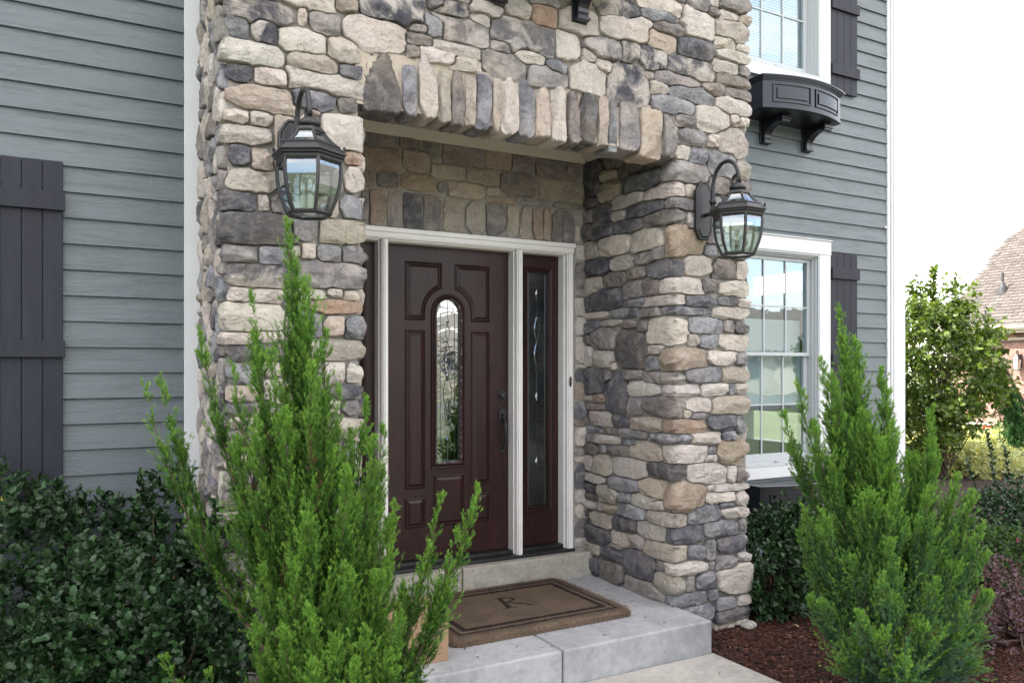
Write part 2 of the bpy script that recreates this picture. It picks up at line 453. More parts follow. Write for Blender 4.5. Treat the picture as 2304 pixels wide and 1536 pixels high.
M['glass_side'] = glass_mat('dark_side_glass', 1.0, (0.45, 0.5, 0.48), 0.003, 14, 0.14, base=0.13)
M['glass_lamp'] = glass_mat('lantern_glass', 1.5, (0.72, 0.80, 0.78), 0.0005, 4, base=0.14)
M['lead'] = simple('lead_came', (0.10, 0.11, 0.115), 0.35, 0.8)
M['bevel_glass'] = glass_mat('bevelled_glass', 1.0, (0.5, 0.55, 0.55), 0.0, 4, 0.05, base=0.10)
M['candle'] = simple('candle_sleeve', (0.5, 0.5, 0.46), 0.5)
M['bulb'] = glass_mat('bulb_glass', 1.5, (0.9, 0.9, 0.9), base=0.12)
M['dark_in'] = simple('dark_interior', (0.035, 0.030, 0.028), 0.8, 0, 2, 0.3)
M['tan_in'] = simple('interior_wall_paint', (0.16, 0.13, 0.10), 0.8)
M['blind'] = simple('white_blind', (0.50, 0.52, 0.51), 0.5)
M['curtain'] = simple('olive_cushion', (0.10, 0.09, 0.06), 0.9)
def shingle_mat(name, c):
    m, t, b = new_mat(name)
    info = N(t, 'ShaderNodeObjectInfo'); n = noise(t, 3, 3, 0.6, geo_pos(t)); n2 = noise(t, 90, 3, 0.7, geo_pos(t))
    r = ramp(t, [(0.0, tuple(x*.8 for x in c)), (1.0, tuple(x*1.2 for x in c))], info.outputs['Random'])
    r2 = ramp(t, [(0.3, (.8, .8, .8)), (.7, (1.15, 1.15, 1.15))], n.outputs['Fac'])
    r3 = ramp(t, [(0.3, (.8, .8, .8)), (.7, (1.15, 1.15, 1.15))], n2.outputs['Fac'])
    t.links.new(mixc(t, 1, mixc(t, 1, r.outputs[0], r2.outputs[0], 'MULTIPLY'), r3.outputs[0], 'MULTIPLY'), b.inputs['Base Color'])
    b.inputs['Roughness'].default_value = 0.9; return m
M['shingle'] = shingle_mat('taupe_shingle', (0.098, 0.084, 0.075))
M['brick'] = shingle_mat('pink_brick', (0.36, 0.20, 0.16))
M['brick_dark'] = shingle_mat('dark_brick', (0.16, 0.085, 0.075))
M['brick_mortar'] = simple('pale_mortar', (0.40, 0.36, 0.32), 0.95)
M['stucco'] = simple('beige_siding_far', (0.42, 0.37, 0.30), 0.8, 0, 2, 0.1)
M['asphalt'] = simple('road_asphalt', (0.06, 0.06, 0.062), 0.9, 0, 3, 0.15)
M['roof_far'] = simple('grey_roof_far', (0.15, 0.135, 0.12), 0.9, 0, 4, 0.2)
M['pipe'] = simple('vent_pipe_lead', (0.035, 0.035, 0.038), 0.6)
# ================================================================ STONE
DF = 3.73                      # front face of the stone portal
XL, XP, XI, XR = 0.644, 1.264, 3.20, 3.797   # left corner, left pier edge, inner face of right pier, outer edge
LINT = 1.25 + EYE
YB = 4.66                      # back wall inside the porch
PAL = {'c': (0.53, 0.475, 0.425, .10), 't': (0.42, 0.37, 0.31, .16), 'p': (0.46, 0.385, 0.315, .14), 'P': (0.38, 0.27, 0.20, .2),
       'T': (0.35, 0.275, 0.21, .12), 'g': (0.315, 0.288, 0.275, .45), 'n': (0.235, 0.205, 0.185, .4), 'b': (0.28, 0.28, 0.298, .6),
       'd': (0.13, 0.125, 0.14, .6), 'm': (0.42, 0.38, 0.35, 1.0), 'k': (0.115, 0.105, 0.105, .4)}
ST_A1 = ("400 0 3.84", """415 1020 0 225 m;425 610 135 345 b;628 865 155 410 m;840 1285 235 500 c;1028 1120 60 235 c;1125 1405 112 320 g;900 1352 -90 110 c;
1358 1565 -60 130 p;1415 1970 125 470 c;1282 1560 322 560 t;400 925 362 590 c;930 1382 452 662 t;420 650 548 728 d;652 965 585 760 c;880 1570 612 835 c;
1388 1590 570 700 b;412 1038 742 975 p;960 1365 760 965 b;1368 1540 838 985 n;412 612 950 1080 c;615 818 958 1105 c;390 815 1088 1265 c;826 1000 985 1480 t;
1095 1230 950 1000 c;1232 1585 1002 1310 c;438 640 1238 1448 d;615 820 1282 1505 p;1436 1575 1312 1435 P;425 850 1450 1675 c;1440 1590 1440 1675 c;
1010 1230 1000 1480 t;1520 2150 -60 235 m;2150 2330 -60 115 g;2110 2345 115 355 b;1972 2180 208 290 g;1968 2205 290 400 n;1965 2085 395 510 n""")
ST_A2 = ("900 0 2.88", """182 448 -10 128 m;425 670 22 120 c;200 470 -60 20 c;445 585 82 178 c;672 840 -10 132 m;142 580 92 300 m;190 530 270 388 c;122 400 312 430 c;300 535 370 470 c;
575 1000 115 375 m;580 725 265 352 g;722 945 325 430 c;512 825 335 520 g;808 1090 418 585 g;930 1080 388 505 b;848 1010 22 190 P;835 1045 -40 55 g;
1010 1280 52 245 c;1000 1170 195 408 c;1168 1265 315 415 c;1245 1530 -20 140 m;1285 1630 98 278 c;1175 1432 248 390 m;1248 1370 386 490 c;1078 1345 402 625 c;
1305 1615 418 690 m;1420 1545 268 415 m;1540 1730 292 465 m;1545 1845 -20 105 c;1560 1808 68 165 b;1632 1855 136 240 n;1576 1790 198 360 p;1848 2000 -20 85 g;
1800 2050 55 290 c;2070 2240 -40 105 n;1985 2065 55 120 g;2062 2188 62 152 c;2188 2262 100 168 t;2002 2240 122 290 t;1792 2032 242 395 d;2005 2170 234 335 c;
2168 2258 288 342 c;2038 2260 326 420 c;1712 2040 372 530 m;2002 2192 386 490 c;2185 2258 422 510 g;1640 1950 468 578 g;2040 2260 478 580 n;1945 2098 538 628 n;
2088 2270 576 660 n;1575 1642 462 525 g;1607 1735 522 630 c;1730 2035 550 678 b;2035 2250 632 760 c;1620 1905 617 745 b;1898 2125 682 865 c;1776 1902 742 835 g;
2126 2186 735 825 c;2186 2252 762 825 c;1778 1980 838 950 g;1982 2065 872 960 c;2042 2250 832 1030 t;1770 1865 945 1040 c;1866 1985 952 1080 b;1985 2178 975 1148 b;
2170 2262 1042 1168 t;1840 1905 1192 1283 c;1980 2130 1150 1260 n;2135 2262 1172 1290 n;560 700 -60 25 g""")
ST_A3 = ("400 400 2.56", """255 455 75 205 d;456 530 90 200 c;530 632 96 215 g;760 925 100 235 t;930 1058 102 240 b;268 715 192 400 k;632 820 212 370 g;796 1078 242 392 t;
262 458 388 495 g;462 630 390 510 b;632 712 385 460 c;706 795 374 475 c;800 945 378 495 b;938 1065 388 495 b;285 668 492 640 m;668 1045 478 645 g;288 420 626 715 c;
422 612 636 725 c;615 850 636 702 c;856 948 634 692 c;950 1040 646 710 c;735 1050 702 788 P;250 600 722 885 c;705 828 752 930 b;832 955 796 920 p;956 1072 798 935 b;
250 430 887 965 c;432 600 882 950 c;280 540 960 1060 k;820 1072 928 1055 t;285 425 1066 1185 b;460 620 1055 1150 c;836 965 1058 1190 c;960 1045 1062 1180 c;
866 1062 1188 1275 d;285 480 1192 1295 p;945 1040 1278 1370 g;850 940 1275 1330 c;905 1058 1378 1508 t;500 690 1160 1300 c""")
ST_A4 = ("0 950 2.6217", """1325 1455 400 512 n;1335 1490 515 585 c;1345 1500 590 755 d;1310 1450 765 905 g;1335 1490 915 995 t;1310 1490 1005 1155 c;1345 1480 1160 1300 d;1290 1440 1310 1500 n;1440 1560 1305 1420 g""")
ST_B1 = ("900 0 2.88", """1700 2008 1045 1192 g;1185 1330 1050 1280 d;1332 1500 990 1100 n;1300 1420 1092 1185 t;1418 1590 1012 1160 n;1588 1745 1012 1090 n;1432 1700 1092 1258 d;
1285 1450 1168 1308 t;1190 1310 1282 1350 d;1385 1600 1245 1350 c;1590 1836 1187 1300 c;1470 1728 1300 1410 d;1716 1928 1278 1365 g""")
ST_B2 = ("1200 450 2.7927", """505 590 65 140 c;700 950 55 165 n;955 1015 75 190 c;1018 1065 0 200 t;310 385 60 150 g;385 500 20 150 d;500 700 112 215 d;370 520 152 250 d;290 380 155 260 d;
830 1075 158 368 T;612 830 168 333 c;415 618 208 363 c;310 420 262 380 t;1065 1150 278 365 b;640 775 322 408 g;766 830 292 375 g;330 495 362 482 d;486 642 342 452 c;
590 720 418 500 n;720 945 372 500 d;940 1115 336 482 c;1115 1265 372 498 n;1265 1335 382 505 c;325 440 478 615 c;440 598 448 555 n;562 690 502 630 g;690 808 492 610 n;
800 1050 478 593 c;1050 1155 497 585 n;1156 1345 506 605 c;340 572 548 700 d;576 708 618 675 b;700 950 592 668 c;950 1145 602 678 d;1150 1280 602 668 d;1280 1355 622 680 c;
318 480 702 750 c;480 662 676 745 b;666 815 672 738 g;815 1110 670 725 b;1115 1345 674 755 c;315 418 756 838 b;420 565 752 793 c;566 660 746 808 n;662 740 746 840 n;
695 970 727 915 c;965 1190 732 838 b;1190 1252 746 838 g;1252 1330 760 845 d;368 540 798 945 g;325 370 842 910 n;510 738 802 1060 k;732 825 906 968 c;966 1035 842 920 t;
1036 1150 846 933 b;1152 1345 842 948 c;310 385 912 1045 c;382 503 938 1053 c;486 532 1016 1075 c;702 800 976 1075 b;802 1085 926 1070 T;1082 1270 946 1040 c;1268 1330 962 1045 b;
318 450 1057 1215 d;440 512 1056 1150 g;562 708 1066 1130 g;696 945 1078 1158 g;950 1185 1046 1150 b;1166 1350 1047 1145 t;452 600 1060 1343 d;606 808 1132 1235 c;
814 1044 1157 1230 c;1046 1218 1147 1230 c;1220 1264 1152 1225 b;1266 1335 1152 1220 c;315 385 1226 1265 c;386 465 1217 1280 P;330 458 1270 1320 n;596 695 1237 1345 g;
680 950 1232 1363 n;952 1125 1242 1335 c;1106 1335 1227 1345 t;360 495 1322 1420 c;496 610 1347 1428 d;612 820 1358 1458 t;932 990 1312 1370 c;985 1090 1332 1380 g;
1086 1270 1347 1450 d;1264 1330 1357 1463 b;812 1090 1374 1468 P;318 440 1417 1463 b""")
ST_B3 = ("1280 960 5.486", """430 600 8 98 n;600 985 22 145 g;200 345 85 190 b;310 645 95 215 c;648 780 140 235 b;780 870 155 235 g;1000 1385 75 215 b;1365 1505 90 200 b;1500 1860 58 228 c;
1866 2060 45 185 b;1815 2185 105 475 T;182 378 192 335 n;384 480 210 325 b;450 768 215 362 n;770 1165 165 425 t;1165 1715 208 450 c;1700 1815 232 330 b;1670 1825 338 430 c;
200 318 348 552 c;316 560 342 615 t;532 978 362 655 c;980 1435 440 645 k;1445 1955 440 705 c;1940 2058 468 685 c;2050 2176 478 688 n;215 470 580 695 c;472 892 605 808 b;
205 375 690 808 d;372 630 705 945 t;190 375 812 900 k;628 780 788 940 b;862 1198 632 892 p;765 1195 828 1035 c;1205 1675 662 1068 T;1702 1792 708 798 c;1790 2220 692 792 c;
1672 2042 798 948 c;2035 2178 785 970 c;1850 2042 905 1000 b;190 362 900 1015 c;368 488 925 1050 g;488 635 955 1070 T;192 268 1008 1090 g""")
ST_B4 = ("1180 1120 4.267", """890 1180 48 200 b;1165 1358 -5 118 c;1560 1868 62 245 b;1880 2125 75 190 c;640 860 118 290 t;575 640 105 170 d;845 1098 168 330 d;1165 1540 118 278 t;
575 830 262 452 d;1086 1365 222 415 c;832 1030 312 470 c;1026 1160 336 485 g;1365 1720 262 443 d;1700 2045 202 378 b;2042 2125 186 340 g;558 740 418 530 t;832 940 432 488 g;
1160 1550 418 608 t;1550 1715 437 588 b;1715 1830 388 590 g;1842 2135 352 522 d;722 1000 482 610 d;930 1280 500 785 d;652 730 568 738 d;722 975 602 803 n;1270 1358 587 700 g;
1350 1745 602 738 c;1752 1830 602 680 g;1826 2038 542 698 g;2040 2150 512 603 c;950 1360 765 975 g;1226 1540 718 938 t;1546 1630 748 903 g;1622 1848 702 878 b;
1822 2140 622 915 c;1362 1748 902 1048 b;1752 1840 862 978 b;1832 2028 932 1083 b;2026 2140 918 1033 c;1520 1815 1012 1178 b;1832 2130 1032 1178 d""")
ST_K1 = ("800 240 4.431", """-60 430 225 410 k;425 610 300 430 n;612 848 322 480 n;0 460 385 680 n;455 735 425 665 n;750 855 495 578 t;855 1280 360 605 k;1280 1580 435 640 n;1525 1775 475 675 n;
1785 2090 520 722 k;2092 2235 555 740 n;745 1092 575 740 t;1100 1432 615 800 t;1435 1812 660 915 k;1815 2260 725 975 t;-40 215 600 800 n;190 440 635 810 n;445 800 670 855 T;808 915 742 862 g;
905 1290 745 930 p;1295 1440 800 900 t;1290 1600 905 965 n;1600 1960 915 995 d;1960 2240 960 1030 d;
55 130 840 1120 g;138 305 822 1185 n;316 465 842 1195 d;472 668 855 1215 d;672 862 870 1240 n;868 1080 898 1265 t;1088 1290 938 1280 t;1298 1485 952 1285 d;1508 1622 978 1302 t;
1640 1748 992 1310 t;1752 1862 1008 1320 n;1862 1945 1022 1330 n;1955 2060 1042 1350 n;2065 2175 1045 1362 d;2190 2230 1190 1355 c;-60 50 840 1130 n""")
ST_K2 = ("1200 450 2.7927", """262 330 288 385 c;262 330 392 560 n;262 330 565 610 g;262 330 618 730 c;262 330 735 850 c;262 330 862 1025 c;260 330 1030 1058 c;260 330 1062 1140 d;260 330 1148 1258 T;
260 335 1265 1378 b;260 335 1384 1420 n;262 335 1425 1540 c;262 345 1560 1600 g;262 345 1610 1650 c;262 345 1655 1810 d;262 345 1815 1900 c;262 345 1905 2000 c;262 345 2005 2110 n;262 345 2115 2170 c""")
ST_S = ("900 0 2.88", """8 108 440 752 b;112 240 420 768 c;238 322 475 802 t;318 414 475 812 n;414 490 480 812 p;474 585 490 838 b;588 648 505 858 p;648 765 515 868 c;758 878 535 882 b;
864 965 570 888 p;964 1068 582 918 c;1072 1150 605 932 n;1154 1268 622 938 k;1268 1340 640 942 p;1338 1410 656 978 b;1412 1548 678 978 g;1532 1690 716 1022 p;1688 1775 736 1020 g;
-240 -2 355 728 k""")

def parse(data, wrap=None, plane=DF, xc=XL):
    head, body = data
    ox, oy, s = map(float, head.split())
    out = []
    for it in body.replace('\n', '').split(';'):
        if not it.strip(): continue
        a = it.split(); x0, x1, y0, y1 = [float(q) for q in a[:4]]
        u0, u1, v0, v1 = ox + x0 / s, ox + x1 / s, oy + y0 / s, oy + y1 / s
        vm = (v0 + v1) / 2
        def tt(u):
            x, z = on_y(u, vm, plane)
            if wrap and x < xc:
                y, z = on_x(u, vm, xc); return xc - (y - DF), z
            return x, z
        t0, _ = tt(u0); t1, _ = tt(u1); tm = (t0 + t1) / 2; um = (u0 + u1) / 2
        def zz(v):
            x, z = on_y(um, v, plane)
            if wrap and x < xc: y, z = on_x(um, v, xc)
            return z
        z0, z1 = zz(v1), zz(v0)
        out.append([tm, (z0 + z1) / 2, (t1 - t0) / 2, (z1 - z0) / 2, a[4]])
    return out

def fill(stones, zones, g=0.012, wmax=(0.10, 0.26), hmax=(0.05, 0.13), cols='cccttggnbbdmm', sd=3, inner=None):
    """fill what the traced stones leave open: greedy boxes in the uncovered cells"""
    rs = np.random.default_rng(sd)
    for (t0, t1, z0, z1) in zones:
        nx, nz_ = int((t1 - t0) / g), int((z1 - z0) / g)
        occ = np.zeros((nz_, nx), dtype=bool)
        T = t0 + (np.arange(nx) + .5) * g; Z = z0 + (np.arange(nz_) + .5) * g
        def mark(s):
            a = (np.abs(T - s[0]) < s[2] * 1.02)[None, :] & (np.abs(Z - s[1]) < s[3] * 1.02)[:, None]
            occ[a] = True
        for s in stones: mark(s)
        for iz in range(nz_):
            for ix in range(nx):
                if occ[iz, ix]: continue
                wm = int(rs.uniform(*wmax) / g); hm = int(rs.uniform(*hmax) / g)
                a = 0
                while ix + a < nx and a < wm and not occ[iz, ix + a]: a += 1
                b = 0
                while iz + b < nz_ and b < hm and not occ[iz + b, ix:ix + a].any(): b += 1
                occ[iz:iz + b, ix:ix + a] = True
                if a * g > 0.04 and b * g > 0.025:
                    s = [t0 + (ix + a / 2) * g, z0 + (iz + b / 2) * g, a * g / 2, b * g / 2, cols[rs.integers(len(cols))]]
                    stones.append(s)
    return stones

def outlines(st, K=40, gap=0.003, rmax=1.15, nexp=5.5, sd=5, jit=0.035, chop=(.82, 1.10)):
    rs = np.random.default_rng(sd)
    n = len(st)
    c = np.array([[s[0], s[1]] for s in st]); hw = np.array([[s[2], s[3]] for s in st])
    th = np.arange(K) * 2 * np.pi / K
    # spread directions evenly over the box outline
    dirs = np.stack([np.cos(th), np.sin(th)], 1)
    rho = np.linspace(0.30, rmax, 26)
    out = np.zeros((n, K, 2))
    sup = (np.abs(dirs[:, 0]) ** nexp + np.abs(dirs[:, 1]) ** nexp) ** (-1 / nexp)
    for i in range(n):
        near = np.where((np.abs(c[:, 0] - c[i, 0]) < hw[:, 0] * 1.2 + hw[i, 0] * 1.2) & (np.abs(c[:, 1] - c[i, 1]) < hw[:, 1] * 1.2 + hw[i, 1] * 1.2))[0]
        near = near[near != i]
        e = sup.copy()
        for _ in range(rs.integers(4, 8)):       # knock corners off: stones are angular, not oval
            ph = rs.uniform(0, 2 * np.pi); of = rs.uniform(*chop)
            cd = np.cos(th - ph); lim = np.where(cd > 0.2, of / np.maximum(cd, 1e-3), 9)
            e = np.minimum(e, lim)
        e *= 1 + rs.normal(0, jit * 0.5, K)
        P = c[i] + (dirs * e[:, None] * hw[i])[:, None, :] * rho[None, :, None]      # K,S,2
        di = rho[None, :] * (e / sup)[:, None]
        ok = np.ones((K, len(rho)), dtype=bool)
        if len(near):
            q = np.abs(P[:, :, None, :] - c[near]) / hw[near]
            dj = (q[..., 0] ** nexp + q[..., 1] ** nexp) ** (1 / nexp)
            ok = (dj > di[..., None]).all(-1)
        bad = ~ok
        first = np.where(bad.any(1), bad.argmax(1), len(rho)) - 1
        rr = rho[np.maximum(first, 0)]
        rr = np.minimum(rr, rmax)
        v = dirs * (e * rr)[:, None] * hw[i]
        L = np.linalg.norm(v, axis=1, keepdims=True)
        v *= np.maximum(0.3, 1 - gap / np.maximum(L, 1e-4))
        out[i] = v
    return c, out
FR = np.array([1.0, 1.0, 0.982, 0.945, 0.885, 0.80, 0.69, 0.56, 0.42, 0.28, 0.14])
HB = np.array([0.0, 0.30, 0.72, 0.90, 0.98, 1.0, 1.0, 1.0, 1.0, 1.0, 1.0])
def stone_verts(c, ol, H, skirt, mapf, rs, facet=1.0):
    K = len(ol)
    pts = np.concatenate([ol[None] * FR[:, None, None], np.zeros((1, 1, 2)).repeat(K, 1)[:, :1].repeat(K, 1)])[:len(FR)]
    p = pts.reshape(-1, 2); p = np.vstack([p, [[0, 0]]])
    h = np.concatenate([np.repeat(HB * H, K), [H]])
    sz = np.abs(ol).max(0)
    q = p / np.maximum(sz, 1e-3)
    cap = np.full(len(p), H * 1.12)
    for _ in range(4):
        a = rs.uniform(0, 2 * np.pi); g = rs.uniform(0.12, 0.70) * facet
        cap = np.minimum(cap, H * (rs.uniform(0.90, 1.15) - g * (q[:, 0] * np.cos(a) + q[:, 1] * np.sin(a))))
    for _ in range(rs.integers(2, 5)):          # chipped edges
        a = rs.uniform(0, 2 * np.pi); dd = rs.uniform(.45, .9); g = rs.uniform(1.2, 3.0)
        cap = np.minimum(cap, H * (1 - g * (q[:, 0] * np.cos(a) + q[:, 1] * np.sin(a) - dd)))
    cap = np.maximum(cap, 0.32 * H)
    h = np.minimum(h, cap)
    for _ in range(4):
        a = rs.uniform(0, 2 * np.pi); wl = rs.uniform(0.035, 0.11); f = (p[:, 0] * np.cos(a) + p[:, 1] * np.sin(a)) * 2 * np.pi / wl + rs.uniform(0, 6)
        s = np.sin(f + 1.5 * np.sin(p[:, 0] * 40 + p[:, 1] * 30))
        h = h + np.where(h > 0.3 * H, 1, 0.3) * 0.0021 * (s * .6 if rs.random() < .35 else -np.abs(s) ** .7)
    h += rs.normal(0, 0.0007, len(h))
    h[:K] = -skirt
    return mapf(c[0] + p[:, 0], c[1] + p[:, 1], h)
def stone_faces(K):
    f = []; nr = len(FR)
    for r in range(nr - 1):
        for k in range(K):
            a = r * K + k; b = r * K + (k + 1) % K
            f.append((a, b, b + K)); f.append((a, b + K, a + K))
    ce = nr * K
    for k in range(K): f.append(((nr-1) * K + k, (nr-1) * K + (k + 1) % K, ce))
    return np.array(f, dtype=np.int32)
def wrapmap(xc, xr, D=DF, rad=0.03):
    def f(t, z, h):
        X = np.zeros_like(t); Y = np.zeros_like(t)
        # corner blend
        nl = np.clip((xc + rad - t) / (2 * rad), 0, 1); nr_ = np.clip((t - (xr - rad)) / (2 * rad), 0, 1)
        bx = np.where(t < xc, xc, np.where(t > xr, xr, t)); by = D + np.maximum(xc - t, 0) + np.maximum(t - xr, 0)
        nx = -nl + nr_; ny = -(1 - nl) * (1 - nr_); L = np.sqrt(nx * nx + ny * ny); nx /= L; ny /= L
        return np.stack([bx + nx * h, by + ny * h, z], 1)
    return f
def flatmap(D):
    return lambda t, z, h: np.stack([t, D - h, z], 1)
SF = stone_faces(40)
def area_px(V):
    r = V - np.array([0, 0, EYE]); wv = r[:, 0] * sn + r[:, 1] * cs; rr = r[:, 0] * cs - r[:, 1] * sn
    wv = np.maximum(wv, 0.05)
    u = rr / wv; v = r[:, 2] / wv
    return (u.max() - u.min()) * (v.max() - v.min())
def build_stones(root, st, K, H, skirt, mapf, name='stone', keep=300, sd=11, gap=0.0035, facet=1.0, rmax=1.15, nexp=5.5, chop=(.82, 1.10)):
    rs = np.random.default_rng(sd)
    c, ol = outlines(st, K, sd=sd, gap=gap, rmax=rmax, nexp=nexp, chop=chop)
    items = []
    for i, s in enumerate(st):
        mf = mapf(s) if mapf.__code__.co_argcount == 1 else mapf
        Hh = H * rs.uniform(0.75, 1.35) * (0.8 if min(s[2], s[3]) < 0.03 else 1)
        V = stone_verts(c[i], ol[i], Hh, skirt, mf, rs, facet)
        col = np.array(PAL[s[4]]); j = rs.normal(1, 0.07); tint = np.array([1 + rs.normal(0, .02), 1, 1 + rs.normal(0, .025)])
        col = np.concatenate([np.clip(col[:3] * j * tint, 0.03, 0.6), [np.clip(col[3] * rs.uniform(.7, 1.3), 0, 1)]])
        items.append((area_px(V), V, col, rs.uniform(-50, 50, 3)))
    items.sort(key=lambda q: -q[0])
    def mk(group, stuff):
        n = len(group[0][1]); Vs = np.vstack([g[1] for g in group])
        Fs = np.vstack([SF + k * n for k in range(len(group))])
        cc = np.repeat(np.array([g[2] for g in group]), n, 0); oo = np.repeat(np.array([g[3] for g in group]), n, 0)
        ctr = Vs.mean(0)
        o = np_mesh(name, Vs - ctr, Fs, M['stone'], None, False, cc)
        at = o.data.attributes.new('off', 'FLOAT_VECTOR', 'POINT'); at.data.foreach_set('vector', oo.astype(np.float32).ravel())
        o.location = Vector(ctr) - root.location; o.parent = root
        if stuff: o['kind'] = 'stuff'
    for it in items[:keep]: mk([it], False)
    if len(items) > keep: mk(items[keep:], True)
    return len(items)

# ---- portal: one thing
portal = thing('stone_portal', (2.2, DF, 0.0), 'tall grey and cream fieldstone entrance portal around the recessed front door', 'stone portal')
A = parse(ST_A1, True) + parse(ST_A2, True) + parse(ST_A3, True) + parse(ST_A4, True)
B = parse(ST_B1, True, DF, XI) + parse(ST_B2, True, DF, XI) + parse(ST_B3, True, DF, XI) + parse(ST_B4, True, DF, XI)
TOP = 3.9
for s in A: s.append('A')
for s in B: s.append('B')
st = A + B
fz = fill([s[:5] for s in st], [(XL - 0.62, XL - 0.002, 0.0, TOP)], cols='cccgggnbbmmt', wmax=(.07, .24), hmax=(.06, .20))[len(st):]
st += [s + ['A'] for s in fz]
fz = fill([s[:5] for s in st], [(XL, XP, 0.0, 2.9)], wmax=(.16, .34), hmax=(.07, .16), cols='ccctggnbdm')[len(st):]; st += [s + ['A'] for s in fz]
fz = fill([s[:5] for s in st], [(XL, XR, 1.52 + EYE, TOP)])[len(st):]; st += [s + ['A'] for s in fz]
fz = fill([s[:5] for s in st], [(XI, XR, 0.0, 1.5 + EYE)])[len(st):]; st += [s + ['B'] for s in fz]
fz = fill([s[:5] for s in st], [(XI - 0.9, XI - .002, 0.19, 1.42 + EYE)])[len(st):]; st += [s + ['B'] for s in fz]
mA = wrapmap(XL, XR); mA2 = wrapmap(XL, XP); mB = wrapmap(XI, XR)
def pick(s):
    if s[5] == 'B': return mB
    return mA2 if (s[1] < LINT and s[0] < 1.8) else mA
n_st = build_stones(portal, st, 40, 0.034, 0.03, pick, keep=300)
# faces turned away from the photograph's viewpoint
hid = fill([], [(XP + .03, XP + .90, 0.16, 1.43 + EYE)], cols='ccctggnbdm', wmax=(.14, .34), hmax=(.07, .17), sd=8); hid = [s + ['A'] for s in hid]
h2 = fill([], [(XR + .03, XR + .86, 0.0, TOP)], cols='ccctggnbdm', wmax=(.12, .32), hmax=(.07, .17), sd=9); hid += [s + ['B'] for s in h2]
build_stones(portal, hid, 40, 0.034, 0.03, lambda s: mA2 if s[5] == 'A' else mB, name='side_stone', keep=0, sd=15)
# soldier course over the opening
S = parse(ST_S)
build_stones(portal, S, 40, 0.045, 0.13, lambda t, z, h: np.stack([t, DF + 0.005 - h, z], 1), name='lintel_stone', sd=21, gap=0.003, facet=0.6, rmax=1.06, nexp=9, chop=(.97, 1.25))
# mortar bodies: piers, header, (butted end to end)
mb = MB()
YM = DF + 0.012
mb.box(XL + .012, XP - .012, YM, 4.60, -0.1, LINT + 0.03)              # left pier
mb.box(XI + .012, XR - .012, YM, 4.62, -0.1, LINT + 0.03)             # right pier
mb.box(XL + .012, XR - .012, YM, 4.0, LINT + 0.03, TOP)                # header wall
mb.box(XL + .012, XP - .012, 4.0, 4.60, LINT + 0.03, TOP)
mb.box(XI + .012, XR - .012, 4.0, 4.62, LINT + 0.03, TOP)
under(portal, mb.build('mortar_core', M['mortar']))
mb = MB(); mb.box(XP - 0.03, XI + 0.02, DF - 0.006, YM - 0.001, LINT + 0.015, 1.535 + EYE)
under(portal, mb.build('lintel_mortar', M['mortar_warm']))

# ---- back wall inside the porch
back = thing('porch_back_wall', (2.2, YB, 0.2), 'shaded stone wall inside the porch above and beside the white door frame', 'stone wall')
Kst = parse(ST_K1, False, YB) + parse(ST_K2, False, YB)
Kst = [s for s in Kst if s[0] + s[2] < XI + 0.06]
for s in Kst: s[4] = {'k': 'n', 'n': 'T', 'd': 'g'}.get(s[4], s[4]) if s[1] > 0.858 + EYE and (s[0] * 7.3) % 1 < .5 else s[4]
Kst = fill(Kst, [(XP + .0, XI - 0.01, 0.858 + EYE, 1.46 + EYE)], cols='ngdt', hmax=(.05, .1))
Kst = fill(Kst, [(3.10, XI + .01, 0.36, 0.858 + EYE)], cols='ngdct')
build_stones(back, Kst, 40, 0.020, 0.02, flatmap(YB), sd=31, facet=0.6, gap=.006, chop=(.90, 1.15))
mb = MB(); y0 = YB + 0.006
mb.box(XP - .012, XI + .05, y0, 4.80, 0.857 + EYE, TOP - .5)
mb.box(3.098, XI + .05, y0, 4.80, 0.0, 0.857 + EYE)
mb.box(XP - .012, 1.309, y0, 4.80, 0.0, 0.857 + EYE)
under(back, mb.build('mortar_core', M['mortar']))
# porch ceiling with its cove trim
ceil = thing('porch_ceiling', (2.2, 4.2, 3.1), 'beige painted porch ceiling with cove trim seen under the stone lintel', 'porch ceiling')
mb = MB(); mb.box(XP - .01, XI + .01, YM + 0.02, YB + .004, 1.50 + EYE, 1.52 + EYE); under(ceil, mb.build('ceiling_board', M['porch']))
zc = 1.416 + EYE
for poly, a in (([(YB, zc), (YB - .022, zc), (YB - .03, zc + .012), (YB - .075, zc + .07), (YB - .085, zc + .084), (YB, zc + .084)], 'y'),):
    mb = MB(); mb.prism_x(poly, XP + .0, XI - .02); under(ceil, mb.build('cove_trim', M['porch']))
mb = MB(); xr_ = XI - 0.03
mb.prism([(xr_, zc), (xr_ - .022, zc), (xr_ - .03, zc + .012), (xr_ - .075, zc + .07), (xr_ - .085, zc + .084), (xr_, zc + .084)], YM + .02, YB - .085)
under(ceil, mb.build('cove_trim', M['porch']))
# ================================================================ GROUND
def hmap(x, y): return 0.02 * math.sin(x * 2.1 + 1) * math.cos(y * 1.7) + 0.012 * math.sin(x * 5.3) * math.sin(y * 6.1 + 2)
g = MB(); g.add([(-400, -400, -0.09), (400, -400, -0.09), (400, 400, -0.09), (-400, 400, -0.09)], [(0, 1, 2, 3)])
tag(g.build('lawn', M['grass']), None, None, kind='structure')
vs = []; fs = []; nx, ny = 150, 90
for j in range(ny + 1):
    for i in range(nx + 1):
        x = -3 + 16 * i / nx; y = 0.6 + 8 * j / ny
        e = min(x + 3, 13 - x, y - 0.6, 8.6 - y)
        vs.append((x, y, -0.012 + hmap(x, y) * 0.7 - (0.1 if e < 0.05 else 0)))
for j in range(ny):
    for i in range(nx):
        a = j * (nx + 1) + i; fs.append((a, a + 1, a + nx + 2, a + nx + 1))
tag(mesh_obj('garden_bed', vs, fs, M['ground_soil'], smooth=True), None, None, kind='structure')
